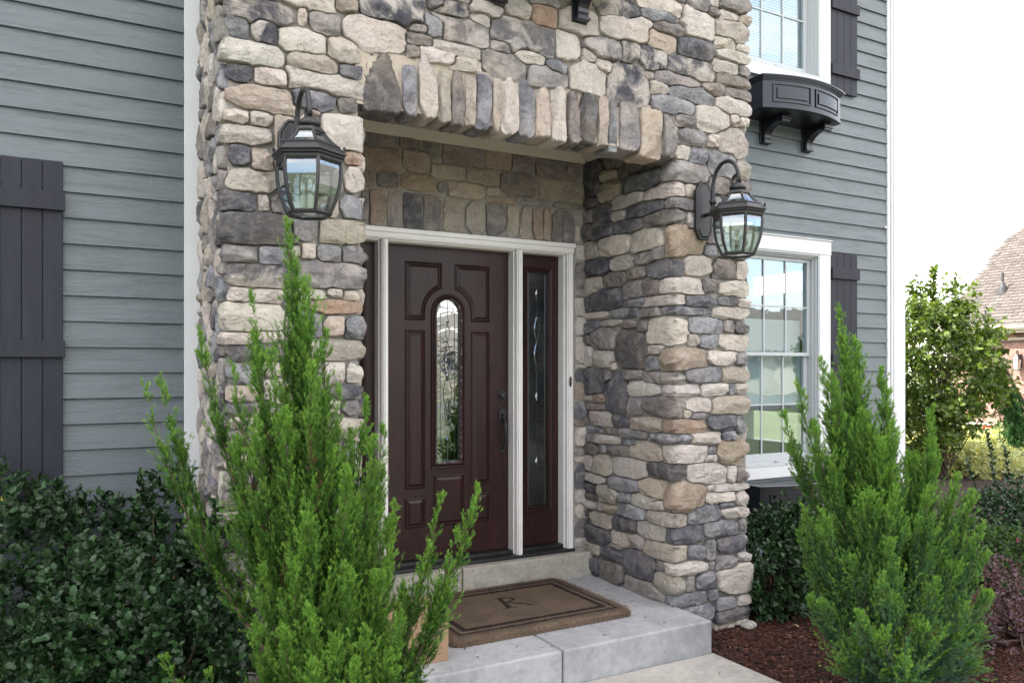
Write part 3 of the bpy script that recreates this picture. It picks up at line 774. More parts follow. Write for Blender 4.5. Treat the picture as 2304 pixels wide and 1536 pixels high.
mb = MB(); mb.box(1.15, 3.205, -7.0, 3.41, -0.15, 0.012)
mb.build('path', M['conc_walk'], bevel=0.008)['kind'] = 'structure'

# concrete steps
steps = thing('concrete_steps', (2.2, 4.0, 0), 'grey concrete porch landing and threshold step under the front door', 'steps')
ZP = -1.41 + EYE; ZU = -1.25 + EYE
XS0, XS1, XJ = 1.21, 3.207, 2.212
def slab(x0, x1, y0, y1, z0, z1, mat, bev, name):
    mb = MB(); mb.box(x0, x1, y0, y1, z0, z1); o = mb.build(name, mat, bevel=bev, seg=3, smooth=False); under(steps, o); return o
slab(XS0, XJ - .004, 3.417, 3.728, -0.1, ZP, M['conc_step'], 0.014, 'front_tread')
slab(XJ + .004, XS1, 3.417, 3.728, -0.1, ZP, M['conc_step'], 0.014, 'front_tread')
slab(XP - .02, XI + .012, 3.732, 4.60, -0.1, ZP - .001, M['conc_step'], 0.003, 'landing_slab')
slab(1.25, XJ - .004, 4.574, 4.78, 0, ZU, M['conc_upper'], 0.012, 'threshold_step')
slab(XJ + .004, XI + .0, 4.574, 4.78, 0, ZU, M['conc_upper'], 0.012, 'threshold_step')

# ================================================================ SIDING WALLS
YLW, YRW = 4.575, 4.685
def cut(x0, x1, z0, z1, holes):
    """pieces of the rectangle row left by the holes (row cut whole where a hole overlaps it)"""
    segs = [(x0, x1)]
    for hx0, hx1, hz0, hz1 in holes:
        if hz0 < z1 - 0.02 and hz1 > z0 + 0.02:
            ns = []
            for a, b in segs:
                if hx1 <= a or hx0 >= b: ns.append((a, b)); continue
                if hx0 > a: ns.append((a, hx0))
                if hx1 < b: ns.append((hx1, b))
            segs = ns
    return segs
def siding(root, x0, x1, yw, zb, ex, rows, holes=()):
    for k in range(rows):
        z = zb + k * ex
        pcs = [(a, b, z, z + ex + .004) for a, b in cut(x0, x1, z, z + ex, holes)]
        for hx0, hx1, hz0, hz1 in holes:
            if z < hz1 < z + ex - 0.02: pcs.append((hx0, hx1, hz1 + .001, z + ex + .004))
            if z + 0.02 < hz0 < z + ex: pcs.append((hx0, hx1, z, hz0 - .001))
        for a, b, za, zb_ in pcs:
            mb = MB(); f0 = (za - z) / ex; f1 = (zb_ - z) / ex
            poly = [(yw - 0.016 + .0145 * f0, za), (yw - 0.016 + .0145 * f0, za + 0.003), (yw - 0.016 + .0145 * f1, zb_), (yw + .006, zb_), (yw + .006, za)]
            mb.prism_x(poly, a, b)
            o = mb.build('siding_plank', M['siding'], bevel=0.0015, seg=1); under(root, o)
lw = thing('siding_wall', (-2, YLW, 0), 'grey lap siding wall to the left of the stone portal', 'siding wall')
EXL = 0.1276
zl0 = 1.640 + EYE - 25 * EXL
siding(lw, -3.0, 0.579, YLW, zl0, EXL, 38)
mb = MB(); mb.box(0.580, 0.70, YLW - 0.022, YLW + .02, -0.1, 4.9); under(lw, mb.build('corner_trim', M['white'], bevel=.002))
mb = MB(); mb.box(-3.0, 0.66, YLW + .008, YLW + .05, -0.2, 4.9); under(lw, mb.build('sheathing', M['dark_in']))
# window openings in the right wall: x0, x1, z0, z1 of the casing
WLO = (4.50, 5.683, -0.872 + EYE, 1.07 + EYE)
WUP = (4.50, 5.683, 2.336 + EYE, 4.15 + EYE)
rw = thing('siding_wall', (5.2, YRW, 0), 'grey lap siding wall to the right of the portal, around the white windows', 'siding wall')
EXR = 0.1268
siding(rw, 3.70, 6.47, YRW, 1.25 + EYE - 22 * EXR, EXR, 45, [(4.51, 5.673, z0, z1 + .010) for _, _, z0, z1 in (WLO, WUP)])
mb = MB(); mb.box(6.462, 6.50, YRW - .020, YRW + .02, -0.1, 6.2); mb.box(6.503, 6.53, YRW - .030, YRW + .02, -0.1, 6.2); mb.box(6.533, 6.69, YRW - .035, YRW + .02, -0.1, 6.2)
under(rw, mb.build('corner_board', M['white'], bevel=.003))
mb = MB()
H4 = [WLO, WUP]; xs = [3.70, 4.60, 5.60, 6.60]
mb.box(3.70, 4.62, YRW + .008, YRW + .05, -0.2, 6.2); mb.box(5.57, 6.66, YRW + .008, YRW + .05, -0.2, 6.2)
mb.box(4.62, 5.57, YRW + .008, YRW + .05, -0.2, WLO[2] + .08); mb.box(4.62, 5.57, YRW + .008, YRW + .05, WLO[3] - .10, WUP[2] + .05)
under(rw, mb.build('sheathing', M['dark_in']))
mb = MB(); mb.lathe((0, 0, 0), [(0.003, -.012), (.012, -.006), (.012, .006), (.004, .012)], 10); x, z = on_y(1993, 512, YRW - .03)
o = mb.build('vent_cap', M['white']); o.location = (x, YRW - .028, z); under(rw, o)

# the house behind the facade: walls, roof, a dark room behind the window
hb = thing('house_body', (0, 8, 0), 'grey two storey house behind the stone entrance, with its roof and rooms', 'house')
mb = MB()
mb.box(-9, -3.0, 4.6, 4.8, -0.2, 6.2); mb.box(-9, -8.8, 4.8, 14, -0.2, 6.2); mb.box(-9, 6.62, 14, 14.2, -0.2, 6.2)
mb.box(6.5, 6.66, 4.74, 5.50, -0.2, 6.2); mb.box(6.5, 6.66, 6.45, 14, -0.2, 6.2); mb.box(6.5, 6.66, 5.5, 6.45, -0.2, 0.85); mb.box(6.5, 6.66, 5.5, 6.45, 1.16, 2.38); mb.box(6.5, 6.66, 5.5, 6.45, 2.60, 6.2)
mb.box(-3.0, 3.7, 4.80, 4.9, 2.6, 6.2); mb.box(-3.0, 1.2, 4.80, 4.9, -0.2, 2.6); mb.box(3.2, 3.7, 4.80, 4.9, -0.2, 2.6)
under(hb, mb.build('wall', M['siding']))
mb = MB(); mb.add([(-9.5, 4.2, 6.15), (7.1, 4.2, 6.15), (7.1, 14.7, 6.15), (-9.5, 14.7, 6.15), (-5, 9.4, 9.6), (2.8, 9.4, 9.6)], [(0, 3, 2, 1), (0, 1, 5, 4), (1, 2, 5), (2, 3, 4, 5), (3, 0, 4)])
under(hb, mb.build('roof', M['roof_far']))
mb = MB(); mb.box(-8.8, 6.5, 4.9, 14, 0.30, 0.345); mb.box(-8.8, 6.5, 4.9, 14, 3.02, 3.1); under(hb, mb.build('floor', M['dark_in']))
mb = MB(); mb.box(3.75, 6.49, 8.6, 8.66, 0.35, 3.0); mb.box(3.72, 3.78, 4.95, 8.6, 0.35, 3.0); mb.box(0.5, 3.72, 7.6, 7.66, .35, 3.0); under(hb, mb.build('inner_wall', M['tan_in']))
mb = MB(); mb.box(4.1, 6.2, 6.6, 7.4, 0.35, 0.80); mb.box(4.1, 6.2, 7.3, 7.5, .8, 1.15); under(hb, mb.build('sofa', M['curtain'], bevel=.05, seg=3))

# ================================================================ WINDOWS
def window(casing, label, blinds, upper):
    cx0, cx1, z0, z1 = casing
    t = thing('window', (5.1, YRW, z0), label, 'window')
    yf = YRW - 0.045
    gx0, gx1 = 4.665, 5.552                        # inside of the casing
    hb_ = 0.115; sb = 0.088
    mb = MB()
    mb.box(cx0, gx0 - .0, yf, YRW + .03, z0 + sb, z1 - hb_); mb.box(gx1, cx1, yf, YRW + .03, z0 + sb, z1 - hb_)
    mb.box(cx0, cx1 + .004, yf - .004, YRW + .03, z1 - hb_ + .001, z1); mb.box(cx0, cx1, yf, YRW + .03, z0, z0 + sb - .001)
    mb.box(cx0 - .006, cx1 + .012, yf - .014, YRW + .02, z1 + .0015, z1 + .010)
    under(t, mb.build('casing', M['white'], bevel=.002))
    iz0, iz1 = z0 + sb, z1 - hb_
    mb = MB()                                       # jamb frame, stepped
    for d, y0, y1 in ((0.0, yf + .004, YRW + .06), (0.014, YRW - .022, YRW + .09), (0.026, YRW + .0, YRW + .11)):
        w_ = 0.014 if d == 0 else 0.012
        mb.box(gx0 + d, gx0 + d + w_, y0, y1, iz0 + d, iz1 - d); mb.box(gx1 - d - w_, gx1 - d, y0, y1, iz0 + d, iz1 - d)
        mb.box(gx0 + d + w_, gx1 - d - w_, y0, y1, iz1 - d - w_, iz1 - d); mb.box(gx0 + d + w_, gx1 - d - w_, y0, y1, iz0 + d, iz0 + d + w_)
    under(t, mb.build('frame', M['vinyl']))
    a0, a1 = gx0 + .038, gx1 - .038
    zm = z0 + (0.990 if not upper else 0.990)
    for (s0, s1, ys, gname) in ((zm - .010, iz1 - .038, YRW + .028, 'upper_sash'), (iz0 + .038, zm + .022, YRW + .055, 'lower_sash')):
        low = gname == 'lower_sash'
        if low: ys = YRW + .055
        sw = .030 if not low else .040; bot = .028 if not low else .056; topb = .030
        mb = MB()
        mb.box(a0, a0 + sw, ys, ys + .03, s0, s1); mb.box(a1 - sw, a1, ys, ys + .03, s0, s1)
        mb.box(a0 + sw, a1 - sw, ys, ys + .03, s0, s0 + bot); mb.box(a0 + sw, a1 - sw, ys, ys + .03, s1 - topb, s1)
        sh = mb.build('sash', M['vinyl'], bevel=.002); under(t, sh)
        b0, b1, c0, c1 = a0 + sw, a1 - sw, s0 + bot, s1 - topb
        mb = MB(); mb.box(b0, b1, ys + .012, ys + .017, c0, c1); gl = mb.build('glass', M['glass_win']); sub(sh, gl)
        for k in (1, 2):
            x = b0 + (b1 - b0) * k / 3; mb = MB(); mb.box(x - .0062, x + .0062, ys + .003, ys + .0105, c0, c1); sub(sh, mb.build('muntin', M['vinyl']))
        z = (c0 + c1) / 2
        for k in range(3):
            xa = b0 + (b1 - b0) * k / 3 + (.009 if k else 0); xb = b0 + (b1 - b0) * (k + 1) / 3 - (.009 if k < 2 else 0)
            mb = MB(); mb.box(xa, xb, ys + .0032, ys + .0103, z - .0062, z + .0062); sub(sh, mb.build('muntin', M['vinyl']))
    bz1, bz0 = blinds
    mb = MB(); z = bz0
    while z < bz1:
        mb.add([(a0 + .02, YRW + .112, z), (a1 - .02, YRW + .112, z), (a1 - .02, YRW + .120, z + .0225), (a0 + .02, YRW + .120, z + .0225)], [(0, 1, 2, 3)]); z += 0.0215
    bl = mb.build('blind', M['blind']); under(t, bl)
    mb = MB(); mb.box(5.07, 5.13, YRW - .02, YRW + .01, iz0 + .028, iz0 + .040); under(t, mb.build('sash_latch', M['vinyl']))
    return t
window(WLO, 'white double-hung ground floor window with a half lowered blind', (0.40 + EYE, -0.30 + EYE), False)
window(WUP, 'white double-hung upstairs window with its pale blind fully lowered', (3.95 + EYE, 2.45 + EYE), True)

# ================================================================ SHUTTERS
def shutter(x0, nb, z0, z1, y, battens, label, group=None, bw=0.0862):
    t = thing('shutter', (x0 + bw * nb / 2, y, z0), label, 'shutter', group)
    for k in range(nb):
        mb = MB(); mb.box(x0 + k * bw + .0012, x0 + (k + 1) * bw - .0012, y - .02, y, z0, z1); under(t, mb.build('board', M['shutter'], bevel=.0022, seg=1))
    for a, b in battens:
        mb = MB(); mb.box(x0 + .004, x0 + nb * bw + .008, y - .042, y - .0205, a, b); bat = mb.build('batten', M['shutter'], bevel=.002, seg=1); under(t, bat)
        mb = MB()
        for k in (1, nb - 1): mb.lathe((0, 0, 0), [(.0005, -.004), (.005, -.002), (.005, .002)], 8)
        for k in (1, nb - 1):
            s = MB(); s.lathe((0, 0, 0), [(.005, 0), (.0045, .003), (.001, .0045)], 8)
            o = s.build('screw_head', M['iron']); o.rotation_euler = (R(90), 0, 0); o.location = (x0 + k * bw, y - .0205, b + .028); sub(bat, o)
    return t
G = 'board and batten shutters beside the windows'
ysh = YRW - .016
zz = lambda v, u, y: on_y(u, v, y)[1]
yb = ysh - .04
shutter(5.690, 4, 2.351 + EYE, 4.2 + EYE, ysh, [(zz(180, 1934, yb), zz(157, 1934, yb)), (zz(36, 1934, yb), zz(13, 1934, yb))], 'dark board and batten shutter beside the upstairs window above the flower box', G)
shutter(5.690, 4, -.86 + EYE, 0.985 + EYE, ysh, [(zz(631, 1936, yb), zz(606, 1936, yb)), (zz(820, 1936, yb), zz(798, 1936, yb)), (.86, .96)], 'dark board and batten shutter beside the ground floor window, partly behind the juniper', G)
yl = YLW - .016; ylb = yl - .04
shutter(0.023 - 4 * .0875, 4, on_y(142, 1140, yl)[1], on_y(142, 366, yl)[1], yl, [(zz(474, 142, ylb), zz(432, 142, ylb)), (zz(804, 142, ylb), zz(765, 142, ylb)), (zz(1135, 142, ylb), zz(1096, 142, ylb))], 'long dark board and batten shutter on the left siding wall above the holly', G, 0.0875)

# ================================================================ FLOWER BOXES
def flower_box(xc, y_wall, ztop, half, side, bow, h, nbr, label, bracket_y=None, straight=False, brx=None, drop=.17):
    t = thing('flower_box', (xc, y_wall, ztop - h), label, 'flower box', 'black window flower boxes')
    ns = 25
    def yf(s):   # s in -1..1
        if straight: return y_wall - side - (0 if abs(s) > .82 else bow) * 1.0 - (bow * max(0, 1 - (abs(s) - .62) / .38) if .62 < abs(s) else 0) * 0
        return y_wall - side - bow * (1 - s * s)
    def band(z0, z1, out, name, thick=.02):
        mb = MB(); pts = []
        for i in range(ns):
            s = -1 + 2 * i / (ns - 1); pts.append((xc + s * (half + out), yf(s) - out))
        front = [(xc - half - out, y_wall + .0)] + pts + [(xc + half + out, y_wall)]
        back_ = [(xc - half - out + thick, y_wall)] + [(x + (thick if i == 0 else (-thick if i == ns - 1 else 0)), y + thick) for i, (x, y) in enumerate(pts)] + [(xc + half + out - thick, y_wall)]
        n = len(front); vs = [(x, y, z0) for x, y in front] + [(x, y, z0) for x, y in back_] + [(x, y, z1) for x, y in front] + [(x, y, z1) for x, y in back_]
        fs = []
        for i in range(n - 1):
            fs += [(i, i+1, 2*n+i+1, 2*n+i), (n+i+1, n+i, 3*n+i, 3*n+i+1), (2*n+i, 2*n+i+1, 3*n+i+1, 3*n+i), (i+1, i, n+i, n+i+1)]
        mb.add(vs, fs); o = mb.build(name, M['black_gloss']); under(t, o); return o
    zb = ztop - h
    bf = band(zb + .001, ztop - .036, 0.0, 'box_front')
    for k, (a, b, c) in enumerate(((.036, .028, .006), (.0278, .020, .012), (.0198, .010, .020), (.0098, .0, .028))):
        band(ztop - a, ztop - b, c, 'rim_moulding', .03 + c)
    band(zb + .0008, zb + .014, 0.006, 'base_moulding')
    # floor
    mb = MB(); pts = [(xc + (-1 + 2 * i / (ns - 1)) * (half - .012), yf(-1 + 2 * i / (ns - 1)) + .012) for i in range(ns)] + [(xc + half - .012, y_wall - .002), (xc - half + .012, y_wall - .002)]
    n = len(pts); mb.add([(x, y, zb - .004) for x, y in pts] + [(x, y, zb + .012) for x, y in pts], [tuple(range(n))[::-1], tuple(range(n, 2*n))] + [(i, (i+1) % n, (i+1) % n + n, i + n) for i in range(n)])
    under(t, mb.build('box_floor', M['black_gloss']))
    # panelled fields: frame strips and raised fields follow the bow
    z0, z1 = zb + .045, ztop - .060
    for s0, s1 in ((-.84, -.06), (.06, .84)):
        def strip(sa, sb, za, zc_, out, name, par=None):
            m = 9; vs = []
            for i in range(m):
                s = sa + (sb - sa) * i / (m - 1); x = xc + s * half; y = yf(s)
                vs += [(x, y - out, za), (x, y - out, zc_), (x, y - .001, za), (x, y - .001, zc_)]
            fs = []
            for i in range(m - 1):
                a = i * 4; fs += [(a, a+4, a+5, a+1), (a+1, a+5, a+7, a+3), (a, a+2, a+6, a+4)]
            fs += [(0, 1, 3, 2), ((m-1)*4, (m-1)*4+2, (m-1)*4+3, (m-1)*4+1)]
            q = MB(); q.add(vs, fs); o = q.build(name, M['black_gloss']); sub(bf, o)
        e = .02 / half * 1.0
        strip(s0 + e * 1.6, s1 - e * 1.6, z0 + .030, z1 - .030, .010, 'raised_panel')
        strip(s0, s1, z1 - .008, z1, .009, 'panel_bead'); strip(s0, s1, z0, z0 + .008, .009, 'panel_bead')
        strip(s0, s0 + e * .5, z0 + .0085, z1 - .0085, .009, 'panel_bead'); strip(s1 - e * .5, s1, z0 + .0085, z1 - .0085, .009, 'panel_bead')
    for bx in (brx or []):
        wd = .034; mb = MB(); zt = zb - .005
        dep = side * .86
        pts = [(y_wall - .012, zt), (y_wall - dep, zt), (y_wall - dep, zt - .035)]
        for i in range(9):
            a = i / 8 * math.pi / 2
            pts.append((y_wall - dep + .012 + (dep - .055) * math.sin(a), zt - .035 - (drop - .07) * (1 - math.cos(a))))
        pts += [(y_wall - .045, zt - drop + .02), (y_wall - .045, zt - drop + .008), (y_wall - .012, zt - drop + .008)]
        mb.prism_x(pts, bx - wd, bx + wd); br = mb.build('bracket', M['black_gloss'], bevel=.0015, seg=1); under(t, br)
        mb = MB(); mb.box(bx - wd - .016, bx + wd + .016, y_wall - .0115, y_wall, zt - drop - .012, zt - .001)
        sub(br, mb.build('bracket_plate', M['black_gloss'], bevel=.0015, seg=1)); mb = MB()
        mb.box(bx - wd - .008, bx + wd + .008, y_wall - .055, y_wall - .012, zt - drop - .008, zt - drop + .0075)
        sub(br, mb.build('bracket_foot', M['black_gloss'], bevel=.0015, seg=1)); mb = MB()
        mb.box(bx - wd - .008, bx + wd + .008, y_wall - dep - .012, y_wall - dep + .03, zt - .052, zt - .036); mb.box(bx - wd - .014, bx + wd + .014, y_wall - dep - .02, y_wall - dep + .035, zt - .0365, zt - .012)
        sub(br, mb.build('bracket_capital', M['black_gloss'], bevel=.0015, seg=1))
    return t
bl_ = on_y(1716, 300, YRW - .03)[0] ; br_ = on_y(1812, 325, YRW - .03)[0]
flower_box(5.09, YRW - .012, 2.225 + EYE, .435, .255, .10, .245, 2, 'curved black flower box on two brackets under the upstairs window', brx=(bl_ + .03, br_ + .02))
flower_box(5.09, YRW - .012, -0.885 + EYE, .46, .25, .10, .245, 2, 'curved black flower box half hidden by the holly under the ground floor window', brx=(4.8, 5.36))
xa = on_y(1118, 3, DF - .04)[0]; xb = on_y(1304, 40, DF - .04)[0]
flower_box((xa + xb) / 2, DF - .035, 2.325 + EYE, .46, .27, .10, .245, 2, 'black flower box whose bracket feet show at the top over the portal stones', brx=(xa, xb), drop=.17)
# ================================================================ DOOR AND FRAME
YS = 4.765      # slab face
YF = 4.65       # frame face
fr = thing('entry_surround', (2.2, YF, ZU), 'white moulded frame around the front door and its two side lights', 'door frame')
zt_o, zt_i = 0.857 + EYE, 0.789 + EYE
xsL = [(1.309, 1.357), (1.710, 1.752), (2.652, 2.697), (3.05, 3.098)]
def post(x0, x1, name):
    mb = MB(); mb.box(x0, x1, YF + .012, YS + .03, ZU, zt_i + .001 if name == 'mullion' else zt_i + .0)
    c = (x0 + x1) / 2; hw = (x1 - x0) / 2
    mb.box(x0 + .007, x1 - .007, YF, YF + .0115, ZU, zt_i); mb.box(x0 + .016, x1 - .016, YF - .006, YF - .0005, ZU, zt_i)
    mb.box(x0 - .008, x0 - .0005, YF + .045, YS + .03, ZU, zt_i) ; mb.box(x1 + .0005, x1 + .008, YF + .045, YS + .03, ZU, zt_i)
    under(fr, mb.build(name, M['white_door'], bevel=.0015, seg=1))
for i, (a, b) in enumerate(xsL): post(a, b, 'mullion' if i in (1, 2) else 'jamb')
mb = MB(); mb.box(1.309, 3.098, YF + .012, YS + .03, zt_i + .002, zt_o - .0)
mb.box(1.309, 3.098, YF, YF + .0115, zt_i + .006, zt_o - .004); mb.box(1.300, 3.107, YF - .010, YF - .0005, zt_o - .026, zt_o + .002); mb.box(1.309, 3.098, YF - .004, YF - .0005, zt_i + .014, zt_o - .030)
under(fr, mb.build('header', M['white_door'], bevel=.0015, seg=1))
for (a, b) in ((1.365, 1.702), (1.760, 2.644), (2.705, 3.042)):
    mb = MB(); mb.box(a, b, YF + .045, YS + .03, zt_i - .008, zt_i + .001); mb.box(a, b, YF + .02, YF + .0445, zt_i - .004, zt_i + .001); under(fr, mb.build('stop_moulding', M['white_door']))
mb = MB(); mb.box(1.30, 3.10, YF - .012, YS + .04, ZU + .0015, ZU + .022); mb.box(1.30, 3.10, YF + .05, YS + .04, ZU + .0225, ZU + .045); under(fr, mb.build('sill', M['rubber'], bevel=.004))

def dz(zx, zy, y=YS):            # from the enlarged door crop to the door plane
    return on_y(780 + zx / 1.873, 480 + zy / 1.873, y)
door = thing('front_door', (2.2, YS, ZU + .05), 'dark brown panelled front door with a tall arched glass light and black handle', 'door')
DX0, DX1 = 1.757, 2.647; DZ0, DZ1 = ZU + .05, zt_i - .004
# glass opening
gx0, gzt = dz(375, 420); gx1, gzb = dz(481, 1046)
_, gtop = dz(425, 362)
gcx = (gx0 + gx1) / 2; ghw = (gx1 - gx0) / 2
def archpoly(off, n=20, zb=None):
    r = ghw + off; zc_ = gtop - ghw; zb = (gzb - off) if zb is None else zb
    pts = [(gcx - r, zb), (gcx + r, zb)]
    pts += [(gcx + r * math.cos(a), zc_ + r * math.sin(a)) for a in [math.pi * i / n for i in range(n + 1)]]
    return pts
hole = archpoly(0.002)
# slab with a real opening
outer = [(DX0, DZ0), (DX1, DZ0), (DX1, DZ1), (DX0, DZ1)]
def slab_hole(outer, hole, y0, y1, name, mat):
    bm = bmesh.new()
    def ring(poly, y): return [bm.verts.new((x, y, z)) for x, z in poly]
    for y in (y0, y1):
        o = ring(outer, y); h = ring(hole, y)
        es = [bm.edges.new((o[i], o[(i+1) % len(o)])) for i in range(len(o))] + [bm.edges.new((h[i], h[(i+1) % len(h)])) for i in range(len(h))]
        bmesh.ops.triangle_fill(bm, use_beauty=True, use_dissolve=False, edges=es)
        if y == y0: o0, h0 = o, h
    for A_, B_ in ((o0, o), (h0, h)):
        for i in range(len(A_)):
            j = (i + 1) % len(A_); bm.faces.new((A_[i], A_[j], B_[j], B_[i]))
    # drop the faces that filled the hole itself
    kill = [f for f in bm.faces if len(f.verts) == 3 and all(any((v.co - Vector((x, yy, z))).length < 1e-6 for x, z in hole for yy in (y0, y1)) for v in f.verts)]
    bmesh.ops.delete(bm, geom=kill, context='FACES_ONLY')
    bmesh.ops.recalc_face_normals(bm, faces=bm.faces)
    me = bpy.data.meshes.new(name); bm.to_mesh(me); bm.free(); me.materials.append(mat)
    ob = bpy.data.objects.new(name, me); COL.objects.link(ob); return ob
under(door, slab_hole(outer, hole, YS, YS + .04, 'door_slab', M['door']))
PRF = [(0, 0), (.003, .007), (.008, .009), (.012, .005), (.015, .0012), (.017, .0012), (.034, .009), (.036, .0085)]
def rect(a, b, c, d):
    x0, z1 = dz(a, c); x1, z0 = dz(b, d); return [(x0, z0), (x1, z0), (x1, z1), (x0, z1)]
def panel(poly, par=door, y=YS, prf=PRF): under(par, relief('panel', poly, prf, y, M['door']))
def sp(z): return z
xa0, _ = dz(245, 600); xa1, _ = dz(413, 600); xb0, _ = dz(447, 600); xb1, _ = dz(605, 600); xl1, _ = dz(331, 600); xr0, _ = dz(527, 600)
ztp = dz(330, 205)[1]; zbt = dz(290, 450)[1]
ac_z = gtop - ghw; R0 = ghw + (gx0 - xl1)
m_in = gcx - (gcx - xa1)
# upper panels with an arc cut from the inner lower corner, centred on the glass arch
def arc_panel(xo, xl, xi, side):
    # xo outer edge, xl inner edge low part, xi inner edge high part
    dxi = abs(xi - gcx); a_hi = math.acos(min(1, dxi / R0)); 
    pts = []
    z_hit = ac_z + R0 * math.sin(a_hi)
    arc = []
    for i in range(11):
        a = 0.02 + (a_hi - 0.02) * i / 10
        arc.append((gcx + side * R0 * math.cos(a), ac_z + R0 * math.sin(a)))
    zlow = zbt
    pts = [(xo, zlow), (gcx + side * R0, zlow)] + arc + [(xi, ztp), (xo, ztp)]
    return pts
xhi = 0.045
panel(arc_panel(xa0, xl1, gcx - xhi, -1)); panel(arc_panel(2 * gcx - xa0, xr0, gcx + xhi, 1))
xR = 2 * gcx - xa0
def rx(x0, x1, za, zb): return [(x0, zb), (x1, zb), (x1, za), (x0, za)]
zm1 = dz(290, 490)[1]; zm0 = dz(290, 1160)[1]; zl1_ = dz(290, 1197)[1]; zl0_ = dz(290, 1325)[1]
panel(rx(xa0, gcx - R0, zm1, zm0)); panel(rx(gcx + R0, xR, zm1, zm0))
panel(rx(xa0, gcx - R0, zl1_, zl0_)); panel(rx(gcx + R0, xR, zl1_, zl0_))
cz1 = dz(431, 1098)[1]; cz0 = dz(431, 1311)[1]; cx0_ = dz(367, 1200)[0]; cx1_ = dz(495, 1200)[0]
panel(rx(cx0_, cx1_, cz1, cz0))
# moulding round the glass
def ringm(name, d0, d1, prof, mat, y=YS, par=door):
    n = None; vs = []; fs = []
    for off, h in prof:
        p = archpoly(off); n = len(p); vs += [(x, y - h, z) for x, z in p]
    for k in range(len(prof) - 1):
        for i in range(n): a = k*n+i; b = k*n+(i+1) % n; fs.append((a, b, b+n, a+n))
    q = MB(); q.add(vs, fs); o = q.build(name, mat); under(par, o)
ringm('glass_moulding', 0, 0, [(.034, 0), (.033, .006), (.028, .011), (.022, .010), (.019, .006), (.015, .012), (.009, .016), (.004, .012)], M['door'])
ringm('glass_bead', 0, 0, [(.0035, .012), (.001, .013), (-.004, .008), (-.005, -.012)], M['worn'])
mb = MB(); pts = archpoly(0.0); mb.prism(pts, YS + .012, YS + .017); under(door, mb.build('glass', M['glass_door']))
# lead came pattern
def came(name, lines, y, r, par, mat=None):
    mb = MB()
    for l in lines: mb.tube([(x, y, z) for x, z in l], r, 5)
    under(par, mb.build(name, mat or M['lead']))
yl_ = YS + .010
gz = lambda f: gzb + (gtop - gzb) * f
def arch_line(off, z0):
    r = ghw - off; zc_ = gtop - ghw
    return [(gcx - r, z0)] + [(gcx + r * math.cos(a), zc_ + r * math.sin(a)) for a in [math.pi * (1 - i / 14) for i in range(15)]] + [(gcx + r, z0)]
came('lead_border', [arch_line(.014, gzb + .014) + [(gcx - ghw + .014, gzb + .014)]], yl_, .0016, door)
came('lead_border', [arch_line(.040, gzb + .02)], yl_, .0012, door)
L = []
L.append([(gcx, gzb + .014), (gcx, gz(.20))]); L.append([(gcx, gz(.86)), (gcx, gtop - .014)])
def lens(zc_, hh, ww): 
    n = 12; return [[(gcx + ww * math.sin(math.pi * i / n), zc_ - hh + 2 * hh * i / n) for i in range(n + 1)], [(gcx - ww * math.sin(math.pi * i / n), zc_ - hh + 2 * hh * i / n) for i in range(n + 1)]]
L += lens(gz(.62), .13, .024) + lens(gz(.42), .12, .03) + lens(gz(.31), .09, .02) + lens(gz(.80), .05, .014)
came('lead_motif', L, yl_, .0016, door)
def diamond(cx, cz, w_, h_, y, par):
    mb = MB(); mb.add([(cx - w_, y, cz), (cx, y, cz - h_), (cx + w_, y, cz), (cx, y, cz + h_), (cx, y - .007, cz)], [(0, 1, 4), (1, 2, 4), (2, 3, 4), (3, 0, 4)]); under(par, mb.build('bevel_diamond', M['bevel_glass']))
for f in (.865, .53, .14): diamond(gcx, gz(f), .012, .026, yl_, door)
# lockset
def octo(cx, cz, w_, h_): 
    return [(cx - w_*.45, cz - h_), (cx + w_*.45, cz - h_), (cx + w_*.55, cz - h_*.82), (cx + w_, cz - h_*.62), (cx + w_, cz + h_*.62), (cx + w_*.55, cz + h_*.82), (cx + w_*.45, cz + h_), (cx - w_*.45, cz + h_), (cx - w_*.55, cz + h_*.82), (cx - w_, cz + h_*.62), (cx - w_, cz - h_*.62), (cx - w_*.55, cz - h_*.82)]
kx, kz = dz(653, 767); hx, hz = dz(653, 852); _, hb_z = dz(653, 992)
dpl = relief('deadbolt_plate', octo(kx, kz, .030, .040), [(0, 0), (0, .004), (.004, .008), (.006, .008)], YS, M['iron']); under(door, dpl)
mb = MB(); mb.lathe((0, 0, 0), [(.022, 0), (.022, .012), (.016, .018), (.015, .024), (.003, .026)], 20); o = mb.build('deadbolt', M['iron'], smooth=False); o.rotation_euler = (R(90), 0, 0); o.location = (kx, YS - .008, kz); sub(dpl, o)
hpl = relief('handle_plate', octo(hx, hz, .028, .050), [(0, 0), (0, .004), (.004, .009), (.008, .009)], YS, M['iron']); under(door, hpl)
zlo = hb_z
pts = [(hx, YS - .005, hz - .02), (hx, YS - .035, hz - .03), (hx, YS - .055, hz - .05), (hx + .0, YS - .062, hz - .09), (hx, YS - .058, hz - .13), (hx, YS - .040, zlo + .025), (hx, YS - .018, zlo + .008), (hx, YS - .004, zlo)]
mb = MB(); mb.tube(pts, [.009, .010, .009, .0085, .0085, .008, .007, .008], 10); sub(hpl, mb.build('handle_grip', M['iron'], smooth=True))
mb = MB(); mb.box(hx - .012, hx + .012, YS - .055, YS - .005, hz + .002, hz + .012); sub(hpl, mb.build('thumb_latch', M['iron'], bevel=.003))
sub(hpl, relief('lower_plate', octo(hx, zlo, .019, .028), [(0, 0), (0, .003), (.003, .006), (.006, .006)], YS, M['iron']))
